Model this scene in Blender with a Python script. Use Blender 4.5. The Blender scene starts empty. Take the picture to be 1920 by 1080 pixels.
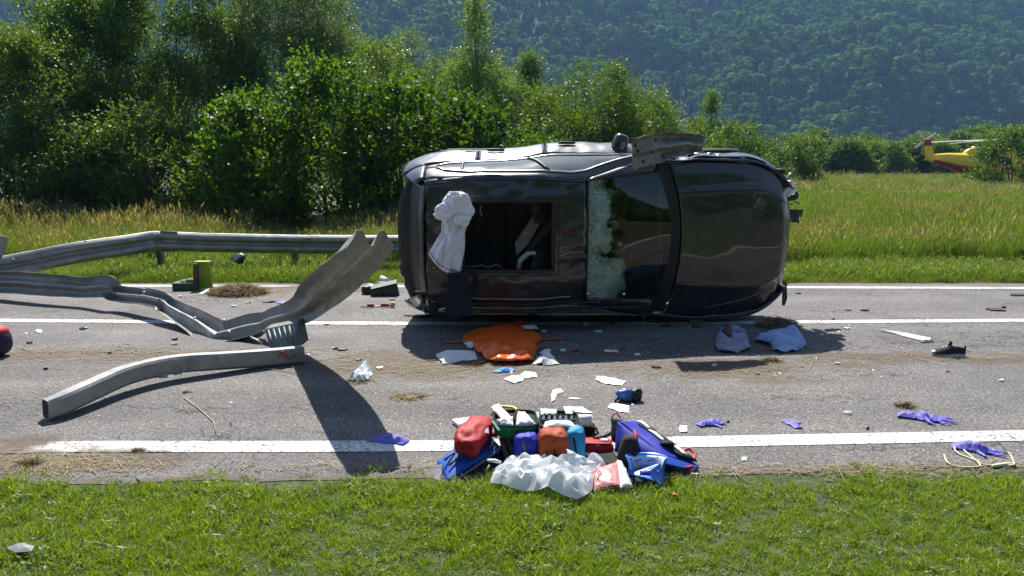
import bpy, bmesh, math, random
import numpy as np
from mathutils import Vector, Matrix, noise as mnoise

C = bpy.context.scene
COL = C.collection
R = math.radians
rng = np.random.default_rng(7)
random.seed(7)

# ------------------------------------------------------------ camera, light
CAM_H = 1.7
F = 1493.0                     # focal length in pixels of the 1920 px wide photograph
PITCH = R(8.94)
cam_d = bpy.data.cameras.new('camera')
cam = bpy.data.objects.new('camera', cam_d)
COL.objects.link(cam)
cam.location = (0, 0, CAM_H)
cam.rotation_euler = (R(90) - PITCH, 0, 0)
cam_d.sensor_width = 36.0
cam_d.lens = F / 1920 * 36.0
cam_d.clip_start = 0.05
cam_d.clip_end = 4000
C.camera = cam

SUN_EL, SUN_AZ = R(52), R(-9)          # the sun stands behind the car, a little to the left
world = bpy.data.worlds.new('World')
C.world = world
world.use_nodes = True
wn = world.node_tree
wn.nodes.clear()
w_out = wn.nodes.new('ShaderNodeOutputWorld')
w_bg = wn.nodes.new('ShaderNodeBackground')
w_sky = wn.nodes.new('ShaderNodeTexSky')
w_sky.sky_type = 'NISHITA'
w_sky.sun_disc = False
w_sky.sun_elevation = SUN_EL
w_sky.sun_rotation = SUN_AZ
w_sky.altitude = 300
w_sky.air_density = 1.0
w_sky.dust_density = 1.0
w_bg.inputs['Strength'].default_value = 0.075
wn.links.new(w_sky.outputs[0], w_bg.inputs[0])
wn.links.new(w_bg.outputs[0], w_out.inputs[0])

sun_d = bpy.data.lights.new('sun', 'SUN')
sun_d.energy = 5.0
sun_d.angle = R(0.53)
sun_d.color = (1.0, 0.955, 0.88)
sun = bpy.data.objects.new('sun', sun_d)
COL.objects.link(sun)
to_sun = Vector((math.sin(SUN_AZ) * math.cos(SUN_EL), math.cos(SUN_AZ) * math.cos(SUN_EL), math.sin(SUN_EL)))
sun.rotation_euler = to_sun.to_track_quat('Z', 'Y').to_euler()

C.view_settings.view_transform = 'Standard'
C.view_settings.look = 'None'
C.view_settings.exposure = 0.92
C.view_settings.gamma = 1.0
C.view_settings.use_curve_mapping = False
C.cycles.use_denoising = True
C.cycles.max_bounces = 8
C.cycles.transparent_max_bounces = 12
C.cycles.volume_bounces = 0
C.cycles.sample_clamp_indirect = 4.0
C.cycles.caustics_reflective = False
C.cycles.caustics_refractive = False

# ------------------------------------------------------------ places
CP, SP = math.cos(PITCH), math.sin(PITCH)
def ray(x, y):
    u, v = (x - 960) / F, (540 - y) / F
    return Vector((u, CP + v * SP, -SP + v * CP))
def P(x, y, Y):
    """point seen at pixel x,y that lies Y metres ahead"""
    r = ray(x, y)
    return Vector((r.x * Y / r.y, Y, CAM_H + r.z * Y / r.y))
def G(x, y, z=0.0):
    """point seen at pixel x,y on the ground"""
    r = ray(x, y)
    t = (z - CAM_H) / r.z
    return Vector((r.x * t, r.y * t, z))

# ------------------------------------------------------------ object helpers
def tag(o, label=None, cat=None, group=None, kind=None):
    if label: o['label'] = label
    if cat: o['category'] = cat
    if group: o['group'] = group
    if kind: o['kind'] = kind
    return o

def empty(name, loc=(0, 0, 0), rot=(0, 0, 0), label=None, cat=None, group=None):
    o = bpy.data.objects.new(name, None)
    o.empty_display_size = 0.2
    COL.objects.link(o)
    o.location = loc
    o.rotation_euler = rot
    return tag(o, label, cat, group)

def link_mesh(name, me, mat=None, parent=None):
    o = bpy.data.objects.new(name, me)
    COL.objects.link(o)
    if mat is not None:
        for m in (mat if isinstance(mat, (list, tuple)) else [mat]):
            me.materials.append(m)
    if parent is not None:
        o.parent = parent
    return o

def mesh_from(name, verts, faces, mat=None, parent=None, smooth=False):
    me = bpy.data.meshes.new(name)
    me.from_pydata([tuple(v) for v in verts], [], faces)
    if smooth:
        me.shade_smooth()
    me.update()
    return link_mesh(name, me, mat, parent)

def quads_mesh(name, V):
    """V: (n,4,3) array -> mesh of n separate quads, fast"""
    n = len(V)
    me = bpy.data.meshes.new(name)
    me.vertices.add(n * 4)
    me.vertices.foreach_set('co', V.reshape(-1).astype(np.float32))
    me.loops.add(n * 4)
    me.loops.foreach_set('vertex_index', np.arange(n * 4, dtype=np.int32))
    me.polygons.add(n)
    me.polygons.foreach_set('loop_start', np.arange(0, n * 4, 4, dtype=np.int32))
    me.update(calc_edges=True)
    return me

def set_attr(me, name, vals, domain='FACE'):
    a = me.attributes.new(name, 'FLOAT', domain)
    a.data.foreach_set('value', np.asarray(vals, dtype=np.float32))

def bm_obj(name, bm, mat=None, parent=None, smooth=False, bevel=0.0, seg=2):
    if bevel > 0:
        bmesh.ops.bevel(bm, geom=list(bm.edges), offset=bevel, segments=seg, affect='EDGES', profile=0.6)
    me = bpy.data.meshes.new(name)
    bmesh.ops.recalc_face_normals(bm, faces=bm.faces)
    bm.to_mesh(me)
    bm.free()
    if smooth:
        me.shade_smooth()
    return link_mesh(name, me, mat, parent)

def fbm(p, oct=3, seed=0.0):
    return mnoise.fractal(Vector((p[0] + seed * 7.31, p[1] - seed * 3.77, p[2] + seed * 1.93)), 0.7, 2.0, oct)

def box_bm(bm, c, s, rot=None):
    r = bmesh.ops.create_cube(bm, size=1.0)
    M = Matrix.Translation(c) @ (rot.to_4x4() if rot is not None else Matrix.Identity(4)) @ Matrix.Diagonal((s[0], s[1], s[2], 1))
    bmesh.ops.transform(bm, matrix=M, verts=r['verts'])
    return r['verts']

def box(name, c, s, mat, parent=None, rot=None, bevel=0.004):
    bm = bmesh.new()
    box_bm(bm, c, s, rot)
    return bm_obj(name, bm, mat, parent, bevel=min(bevel, min(s) * 0.3))

def slab(name, pts, th, mat, parent=None, bevel=0.0, nrm=None):
    """flat polygon of world points given a thickness"""
    pts = [Vector(p) for p in pts]
    n = nrm or (pts[1] - pts[0]).cross(pts[2] - pts[0]).normalized()
    bm = bmesh.new()
    a = [bm.verts.new(p) for p in pts]
    b = [bm.verts.new(p - n * th) for p in pts]
    bm.faces.new(a)
    bm.faces.new(b[::-1])
    k = len(pts)
    for i in range(k):
        bm.faces.new((a[i], b[i], b[(i + 1) % k], a[(i + 1) % k]))
    return bm_obj(name, bm, mat, parent, bevel=bevel)

def frames(pts):
    """tangents of a polyline"""
    T = []
    for i in range(len(pts)):
        a = pts[max(i - 1, 0)]; b = pts[min(i + 1, len(pts) - 1)]
        T.append((b - a).normalized())
    return T

def tube(name, pts, rad, mat, parent=None, n=8, cap=True, smooth=True, bm=None):
    pts = [Vector(p) for p in pts]
    rads = rad if isinstance(rad, (list, tuple)) else [rad] * len(pts)
    own = bm is None
    if own: bm = bmesh.new()
    T = frames(pts)
    up = Vector((0, 0, 1)) if abs(T[0].z) < 0.9 else Vector((1, 0, 0))
    s = T[0].cross(up).normalized()
    rings = []
    for p, t, r in zip(pts, T, rads):
        s = (s - t * s.dot(t)).normalized()
        u = t.cross(s)
        rings.append([bm.verts.new(p + (s * math.cos(2 * math.pi * k / n) + u * math.sin(2 * math.pi * k / n)) * r) for k in range(n)])
    for a, b in zip(rings, rings[1:]):
        for k in range(n):
            bm.faces.new((a[k], a[(k + 1) % n], b[(k + 1) % n], b[k]))
    if cap:
        bm.faces.new(rings[0][::-1]); bm.faces.new(rings[-1])
    if own:
        return bm_obj(name, bm, mat, parent, smooth=smooth)

def catmull(pts, sub):
    """interpolate a list of numeric rows"""
    A = np.array(pts, float)
    out = []
    n = len(A)
    for i in range(n - 1):
        p0 = A[max(i - 1, 0)]; p1 = A[i]; p2 = A[i + 1]; p3 = A[min(i + 2, n - 1)]
        for k in range(sub):
            t = k / sub
            out.append(0.5 * ((2 * p1) + (-p0 + p2) * t + (2 * p0 - 5 * p1 + 4 * p2 - p3) * t * t + (-p0 + 3 * p1 - 3 * p2 + p3) * t ** 3))
    out.append(A[-1])
    return np.array(out)

def grid(name, nu, nv, f, mat, parent=None, smooth=True, th=0.0, skip=None, us=None, vs=None):
    us = us if us is not None else [i / nu for i in range(nu + 1)]
    vs = vs if vs is not None else [j / nv for j in range(nv + 1)]
    V = [f(u, v) for u in us for v in vs]
    m = len(vs)
    Fc = []
    for i in range(len(us) - 1):
        for j in range(m - 1):
            if skip and skip((us[i] + us[i + 1]) / 2, (vs[j] + vs[j + 1]) / 2):
                continue
            Fc.append((i * m + j, (i + 1) * m + j, (i + 1) * m + j + 1, i * m + j + 1))
    o = mesh_from(name, V, Fc, mat, parent, smooth)
    if th:
        md = o.modifiers.new('thickness', 'SOLIDIFY')
        md.thickness = th; md.offset = -1
    return o

def softbox(name, c, s, mat, parent=None, rot=None, e=0.45, n=10, lump=0.0, seed=1.0, freq=6.0, taper=0.0):
    """stuffed fabric block: a rounded box with uneven faces"""
    bm = bmesh.new()
    bmesh.ops.create_cube(bm, size=2.0)
    bmesh.ops.subdivide_edges(bm, edges=bm.edges[:], cuts=n, use_grid_fill=True)
    for v in bm.verts:
        p = v.co.copy()
        L = (abs(p.x) ** (2 / e) + abs(p.y) ** (2 / e) + abs(p.z) ** (2 / e)) ** (e / 2)
        q = p / max(L, 1e-6)
        tp = 1.0 - taper * (q.z * 0.5 + 0.5)
        q = Vector((q.x * s[0] / 2 * tp, q.y * s[1] / 2 * tp, q.z * s[2] / 2))
        if lump:
            d = fbm(q * freq, 3, seed)
            r = 1.0 - abs(fbm(q * freq * 1.7, 2, seed + 3)) * 2
            q += p.normalized() * (lump * d + lump * 0.5 * r)
        v.co = q
    M = Matrix.Translation(c) @ (rot.to_4x4() if rot is not None else Matrix.Identity(4))
    bmesh.ops.transform(bm, matrix=M, verts=bm.verts)
    return bm_obj(name, bm, mat, parent, smooth=True)

def pip(poly, x, y):
    c = False; j = len(poly) - 1
    for i in range(len(poly)):
        xi, yi = poly[i]; xj, yj = poly[j]
        if (yi > y) != (yj > y) and x < (xj - xi) * (y - yi) / (yj - yi) + xi:
            c = not c
        j = i
    return c

def pdist(poly, x, y):
    best = 9e9; j = len(poly) - 1
    for i in range(len(poly)):
        ax, ay = poly[j]; bx, by = poly[i]
        dx, dy = bx - ax, by - ay
        t = max(0, min(1, ((x - ax) * dx + (y - ay) * dy) / (dx * dx + dy * dy + 1e-12)))
        best = min(best, math.hypot(x - ax - t * dx, y - ay - t * dy)); j = i
    return best

def crumple(name, px, h, mat, parent=None, res=0.012, seed=1.0, freq=9.0, base=0.004, th=0.0015, edge=0.05, lift=1.0, planar=False):
    """crumpled sheet lying on the ground; px = its outline in photograph pixels"""
    poly = px if planar else [tuple(G(x, y))[:2] for x, y in px]
    xs = [p[0] for p in poly]; ys = [p[1] for p in poly]
    x0, x1, y0, y1 = min(xs), max(xs), min(ys), max(ys)
    rr_ = random.Random(seed)
    dirs = [(rr_.uniform(0, 3.14), freq * .55 * rr_.uniform(.5, 1.0) * (1.6 ** k_), .56 ** k_, rr_.uniform(0, 1)) for k_ in range(5)]
    bm = bmesh.new()
    nx = int((x1 - x0) / res) + 2; ny = int((y1 - y0) / res) + 2
    vs = {}
    for i in range(nx):
        for j in range(ny):
            cx, cy = x0 + (i + .5) * res, y0 + (j + .5) * res
            if not pip(poly, cx, cy): continue
            f = []
            for a, b in ((i, j), (i + 1, j), (i + 1, j + 1), (i, j + 1)):
                if (a, b) not in vs:
                    x, y = x0 + a * res, y0 + b * res
                    q = (x * freq, y * freq, 0)
                    wx_ = x + .10 * fbm((x * 4, y * 4, 0), 2, seed + 1); wy_ = y + .10 * fbm((x * 4, y * 4, 9), 2, seed + 2)
                    r1 = 0.0; sw = 0.0
                    for k_, (an_, fk_, am_, ph_) in enumerate(dirs):
                        t_ = (wx_ * math.cos(an_) + wy_ * math.sin(an_)) * fk_ + ph_
                        r1 += am_ * abs((t_ % 1.0) * 2 - 1); sw += am_
                    r1 /= sw
                    r2 = 1 - min(1, abs(fbm((q[0] * 2.1, q[1] * 2.1, 4), 2, seed + 5)) * 2.2)
                    bulk = 0.5 + 0.5 * fbm((x * 3, y * 3, 1), 2, seed + 9)
                    d = min(1.0, pdist(poly, x, y) / edge) if pip(poly, x, y) else 0.0
                    z = h * ((0.70 * r1 + 0.12 * r2) * (0.22 + 0.78 * d) + 0.30 * bulk * d) * lift
                    wob = 0.35 * res
                    vs[(a, b)] = bm.verts.new((x + wob * fbm((x * 40, y * 40, 2), 1, seed), y + wob * fbm((x * 40, y * 40, 7), 1, seed), base + max(z, 0)))
                f.append(vs[(a, b)])
            bm.faces.new(f)
    bmesh.ops.smooth_vert(bm, verts=[v for v in bm.verts if v.is_boundary], factor=0.5, use_axis_x=True, use_axis_y=True, use_axis_z=False)
    me = bpy.data.meshes.new(name)
    bm.to_mesh(me); bm.free()
    me.shade_smooth()
    o = link_mesh(name, me, mat, parent)
    if th:
        md = o.modifiers.new('thickness', 'SOLIDIFY')
        md.thickness = th; md.offset = 1
    return o

def facets(name, px, h, mat, parent=None, n=60, seed=1, sub=0, th=.001, base=.004, edge=.06, planar=False, stretch=(1, 1), floor=.15, crisp=False):
    """crumpled sheet made of sharply folded facets; sub > 0 softens it to cloth"""
    from mathutils.geometry import delaunay_2d_cdt
    poly = px if planar else [tuple(G(x, y))[:2] for x, y in px]
    r = random.Random(seed)
    pts = []; m = len(poly)
    for i in range(m):
        a, b_ = poly[i], poly[(i + 1) % m]
        L = math.hypot(b_[0] - a[0], b_[1] - a[1]); k = max(1, int(L / (edge * .8)))
        for j in range(k):
            t = j / k; w = edge * .10 * r.uniform(-1, 1) * (j > 0)
            pts.append((a[0] + (b_[0] - a[0]) * t + w, a[1] + (b_[1] - a[1]) * t + w))
    nb = len(pts)
    xs = [p[0] for p in poly]; ys = [p[1] for p in poly]
    tries = 0; md_ = math.sqrt((max(xs) - min(xs)) * (max(ys) - min(ys)) / n) * .55
    while len(pts) < nb + n and tries < 9000:
        tries += 1
        q = (r.uniform(min(xs), max(xs)), r.uniform(min(ys), max(ys)))
        if pip(poly, *q) and pdist(poly, *q) > edge * .22 and all(math.hypot((q[0] - p[0]) / stretch[0], (q[1] - p[1]) / stretch[1]) > md_ for p in pts): pts.append(q)
    res_ = delaunay_2d_cdt([Vector(p) for p in pts], [(i, (i + 1) % nb) for i in range(nb)], [], 1, 1e-5)
    V = []
    for v in res_[0]:
        d = min(1, pdist(poly, v.x, v.y) / edge)
        lo = .5 + .9 * fbm((v.x * 5, v.y * 5, 0), 2, seed)
        V.append(Vector((v.x, v.y, base + h * (r.uniform(0, .22) if d < .1 else (floor + (1 - floor) * max(0, .55 * lo + .45 * r.uniform(0, 1))) * (.35 + .65 * d)))))
    bm = bmesh.new(); bv = [bm.verts.new(v) for v in V]
    for f in res_[2]:
        c = sum((V[i] for i in f), Vector()) / len(f)
        if pip(poly, c.x, c.y):
            try: bm.faces.new([bv[i] for i in f])
            except ValueError: pass
    bmesh.ops.recalc_face_normals(bm, faces=bm.faces)
    if sub:
        bmesh.ops.subdivide_edges(bm, edges=bm.edges[:], cuts=1, use_grid_fill=True)
        bmesh.ops.triangulate(bm, faces=bm.faces[:])
        bmesh.ops.smooth_vert(bm, verts=bm.verts[:], factor=.25 if crisp else .5, use_axis_x=True, use_axis_y=True, use_axis_z=True)
    me = bpy.data.meshes.new(name); bm.to_mesh(me); bm.free()
    if sub:
        me.shade_smooth()
        if crisp: me.set_sharp_from_angle(angle=R(34))
    o = link_mesh(name, me, mat, parent)
    if sub > 1:
        m2 = o.modifiers.new('soft', 'SUBSURF'); m2.levels = m2.render_levels = sub - 1
    if th:
        m3 = o.modifiers.new('thickness', 'SOLIDIFY'); m3.thickness = th; m3.offset = 1
    return o

def scatter(name, pts, rotz, scl, tilt, idx, protos, parent=None):
    """one object: copies of the prototype meshes on points (geometry nodes)"""
    n = len(pts)
    me = bpy.data.meshes.new(name)
    me.vertices.add(n)
    me.vertices.foreach_set('co', np.asarray(pts, np.float32).reshape(-1))
    rot = np.stack([tilt[:, 0], tilt[:, 1], rotz], 1).astype(np.float32)
    a = me.attributes.new('rot', 'FLOAT_VECTOR', 'POINT'); a.data.foreach_set('vector', rot.reshape(-1))
    a = me.attributes.new('scl', 'FLOAT_VECTOR', 'POINT'); a.data.foreach_set('vector', np.asarray(scl, np.float32).reshape(-1))
    a = me.attributes.new('idx', 'INT', 'POINT'); a.data.foreach_set('value', np.asarray(idx, np.int32))
    me.update()
    o = link_mesh(name, me, None, parent)
    pc = bpy.data.collections.new(name + '_kinds')
    for p in protos: pc.objects.link(p)
    ng = bpy.data.node_groups.new(name, 'GeometryNodeTree')
    ng.interface.new_socket('Geometry', in_out='INPUT', socket_type='NodeSocketGeometry')
    ng.interface.new_socket('Geometry', in_out='OUTPUT', socket_type='NodeSocketGeometry')
    N, L = ng.nodes, ng.links
    gi = N.new('NodeGroupInput'); go = N.new('NodeGroupOutput')
    iop = N.new('GeometryNodeInstanceOnPoints')
    ci = N.new('GeometryNodeCollectionInfo')
    ci.inputs['Collection'].default_value = pc
    ci.inputs['Separate Children'].default_value = True
    ci.inputs['Reset Children'].default_value = True
    def att(nm, ty):
        a = N.new('GeometryNodeInputNamedAttribute'); a.data_type = ty
        a.inputs['Name'].default_value = nm
        return a.outputs['Attribute']
    L.new(gi.outputs[0], iop.inputs['Points'])
    L.new(ci.outputs[0], iop.inputs['Instance'])
    iop.inputs['Pick Instance'].default_value = True
    L.new(att('idx', 'INT'), iop.inputs['Instance Index'])
    e2r = N.new('FunctionNodeEulerToRotation')
    L.new(att('rot', 'FLOAT_VECTOR'), e2r.inputs[0])
    L.new(e2r.outputs[0], iop.inputs['Rotation'])
    L.new(att('scl', 'FLOAT_VECTOR'), iop.inputs['Scale'])
    L.new(iop.outputs[0], go.inputs[0])
    md = o.modifiers.new('scatter', 'NODES'); md.node_group = ng
    return o

def proto(name, me, mat):
    """mesh kept off the scene, used only through scatter()"""
    for m in (mat if isinstance(mat, (list, tuple)) else [mat]):
        me.materials.append(m)
    return bpy.data.objects.new(name, me)

# ------------------------------------------------------------ materials
def mat_new(name):
    m = bpy.data.materials.new(name)
    m.use_nodes = True
    nt = m.node_tree
    b = nt.nodes['Principled BSDF']
    return m, nt, b

def nd(nt, t, **kw):
    n = nt.nodes.new(t)
    for k, v in kw.items():
        if k.startswith('i_'):
            n.inputs[k[2:].replace('_', ' ')].default_value = v
        else:
            setattr(n, k, v)
    return n

def coords(nt, scale=1.0, kind='Object'):
    tc = nt.nodes.new('ShaderNodeTexCoord')
    mp = nt.nodes.new('ShaderNodeMapping')
    mp.inputs['Scale'].default_value = (scale,) * 3 if not isinstance(scale, (tuple, list)) else scale
    nt.links.new(tc.outputs[kind], mp.inputs[0])
    return mp.outputs[0]

def noise_tex(nt, vec, scale, detail=3.0, rough=0.55):
    n = nd(nt, 'ShaderNodeTexNoise')
    n.inputs['Scale'].default_value = scale
    n.inputs['Detail'].default_value = detail
    n.inputs['Roughness'].default_value = rough
    if vec is not None: nt.links.new(vec, n.inputs['Vector'])
    return n.outputs['Fac']

def ramp(nt, fac, stops, interp='LINEAR'):
    r = nt.nodes.new('ShaderNodeValToRGB')
    r.color_ramp.interpolation = interp
    el = r.color_ramp.elements
    while len(el) < len(stops): el.new(0.5)
    for e, (p, c) in zip(el, stops):
        e.position = p
        e.color = (*c, 1) if len(c) == 3 else c
    nt.links.new(fac, r.inputs[0])
    return r.outputs[0]

def mix(nt, fac, a, b, blend='MIX'):
    m = nt.nodes.new('ShaderNodeMix')
    m.data_type = 'RGBA'; m.blend_type = blend
    for s, v in ((0, fac), (6, a), (7, b)):
        if hasattr(v, 'links') or isinstance(v, bpy.types.NodeSocket):
            nt.links.new(v, m.inputs[s])
        else:
            m.inputs[s].default_value = v if s == 0 else (*v, 1)
    return m.outputs[2]

def math_n(nt, op, a, b=None, clamp=False):
    m = nt.nodes.new('ShaderNodeMath'); m.operation = op; m.use_clamp = clamp
    for s, v in ((0, a), (1, b)):
        if v is None: continue
        if isinstance(v, bpy.types.NodeSocket): nt.links.new(v, m.inputs[s])
        else: m.inputs[s].default_value = v
    return m.outputs[0]

def bump(nt, b, h, strength=0.3, dist=0.01):
    n = nt.nodes.new('ShaderNodeBump')
    n.inputs['Strength'].default_value = strength
    n.inputs['Distance'].default_value = dist
    nt.links.new(h, n.inputs['Height'])
    nt.links.new(n.outputs[0], b.inputs['Normal'])

def simple(name, col, rough=0.7, metal=0.0, var=0.12, scale=12.0, bmp=0.15, bdist=0.003, spec=0.5, coat=0.0, dirt=0.0, dirtcol=(0.12, 0.10, 0.08), weave=False):
    m, nt, b = mat_new(name)
    v = coords(nt)
    f = noise_tex(nt, v, scale, 4)
    lo = tuple(max(0, c * (1 - var)) for c in col); hi = tuple(min(1, c * (1 + var)) for c in col)
    c = ramp(nt, f, [(0.3, lo), (0.7, hi)])
    if dirt:
        f2 = noise_tex(nt, v, scale * 0.4, 6, 0.7)
        k = ramp(nt, f2, [(0.5, (0, 0, 0)), (0.75, (dirt,) * 3)])
        c = mix(nt, k, c, dirtcol)
    nt.links.new(c, b.inputs['Base Color'])
    b.inputs['Roughness'].default_value = rough
    b.inputs['Metallic'].default_value = metal
    b.inputs['Specular IOR Level'].default_value = spec
    b.inputs['Coat Weight'].default_value = coat
    if weave:
        b.inputs['Specular IOR Level'].default_value = 0.25
    if bmp:
        fb = noise_tex(nt, v, scale * (14 if weave else 5), 3)
        bump(nt, b, fb, bmp, bdist)
    return m

def leafy(name, cols, trans=0.45, rough=0.4, spec=0.5, hue=None):
    """leaf material: a two-sided blend of reflection and light shining through; cols over attribute rnd"""
    m, nt, b = mat_new(name)
    at = nd(nt, 'ShaderNodeAttribute', attribute_name='rnd')
    oi = nd(nt, 'ShaderNodeObjectInfo')
    s = math_n(nt, 'ADD', math_n(nt, 'MULTIPLY', at.outputs['Fac'], 0.65), math_n(nt, 'MULTIPLY', oi.outputs['Random'], 0.35))
    k = len(cols)
    c = ramp(nt, s, [(i / (k - 1), cc) for i, cc in enumerate(cols)])
    nt.links.new(c, b.inputs['Base Color'])
    b.inputs['Roughness'].default_value = rough
    b.inputs['Specular IOR Level'].default_value = spec
    t = nt.nodes.new('ShaderNodeBsdfTranslucent')
    tc = mix(nt, 1.0, c, (1.5, 1.4, 0.45), 'MULTIPLY')
    nt.links.new(tc, t.inputs[0])
    ms = nt.nodes.new('ShaderNodeMixShader')
    ms.inputs[0].default_value = trans
    nt.links.new(b.outputs[0], ms.inputs[1]); nt.links.new(t.outputs[0], ms.inputs[2])
    nt.links.new(ms.outputs[0], nt.nodes['Material Output'].inputs['Surface'])
    return m

def film(m, amount, col=None):
    """let sunlight shine through a thin material"""
    nt = m.node_tree; b = nt.nodes['Principled BSDF']
    t = nt.nodes.new('ShaderNodeBsdfTranslucent')
    src = b.inputs['Base Color']
    if col: t.inputs[0].default_value = (*col, 1)
    elif src.links: nt.links.new(src.links[0].from_socket, t.inputs[0])
    else: t.inputs[0].default_value = src.default_value
    ms = nt.nodes.new('ShaderNodeMixShader'); ms.inputs[0].default_value = amount
    nt.links.new(b.outputs[0], ms.inputs[1]); nt.links.new(t.outputs[0], ms.inputs[2])
    nt.links.new(ms.outputs[0], nt.nodes['Material Output'].inputs['Surface'])
    return m
# ============================================================ SETTING
# where soil and hay lie on the asphalt: (px x, px y, half width px, half height px, amount)
STAINS = [(120, 870, 300, 22, 1.15), (20, 872, 240, 36, 1.3), (20, 836, 95, 26, 1.4), (230, 850, 120, 9, .6), (380, 856, 110, 7, .4), (200, 668, 340, 17, 0.75), (60, 700, 200, 30, .35), (420, 660, 190, 12, .45),
          (790, 690, 230, 26, 1.15), (700, 665, 120, 16, .6), (1120, 668, 220, 16, .6), (1330, 690, 250, 22, .95), (1440, 712, 130, 12, .6),
          (1750, 672, 330, 13, 1.1), (1590, 678, 130, 14, .9), (455, 545, 120, 14, .8), (620, 540, 130, 9, .8), (300, 548, 200, 7, .5),
          (770, 742, 60, 8, .5), (150, 545, 200, 8, .5), (1700, 885, 300, 10, .5), (1100, 605, 240, 14, .5), (620, 580, 90, 7, .4),
          (1450, 660, 90, 18, .6), (150, 740, 200, 30, .3), (1000, 735, 260, 30, .18)]
_st = []
for (x, y, hw, hh, a) in STAINS:
    c = G(x, y); e = G(x + hw, y); n1 = G(x, y - hh); n2 = G(x, y + hh)
    _st.append((c.x, (n1.y + n2.y) / 2, e.x - c.x, (n1.y - n2.y) / 2, a))
_st = np.array(_st)
def dirt_at(x, y):
    d = ((x - _st[:, 0]) / _st[:, 2]) ** 2 + ((y - _st[:, 1]) / _st[:, 3]) ** 2
    v = float((_st[:, 4] * np.exp(-d * 1.3)).max())
    n = fbm((x * 1.7, y * 4.0, 0), 3, 3)
    v = v * (1.0 + 0.8 * n)
    edge = math.exp(-abs(y - NEAR_EDGE(x)) / 0.09) * 0.8
    edge2 = math.exp(-abs(y - 11.3) / 0.18) * 0.8
    return max(0.0, min(1.5, max(v, edge, edge2)))
def NEAR_EDGE(x):
    return 4.13 + 0.035 * x + 0.05 * fbm((x * 1.1, 0, 0), 3, 2) + (0.06 if x > 0.9 else 0.0) * min(1, (x - .9))
FAR_EDGE = 11.28

def m_ground():
    m, nt, b = mat_new('soil_and_short_grass')
    v = coords(nt)
    f = noise_tex(nt, v, 0.35, 6, 0.6)
    g = noise_tex(nt, v, 14, 5, 0.7)
    c1 = ramp(nt, g, [(0.3, (0.018, 0.026, 0.008)), (0.55, (0.05, 0.07, 0.018)), (0.75, (0.16, 0.14, 0.07))])
    c2 = ramp(nt, g, [(0.3, (0.025, 0.032, 0.012)), (0.7, (0.10, 0.10, 0.045))])
    nt.links.new(mix(nt, ramp(nt, f, [(0.45, (0, 0, 0)), (0.6, (1, 1, 1))]), c1, c2), b.inputs['Base Color'])
    b.inputs['Roughness'].default_value = 0.95
    bump(nt, b, g, 0.8, 0.03)
    return m

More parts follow.
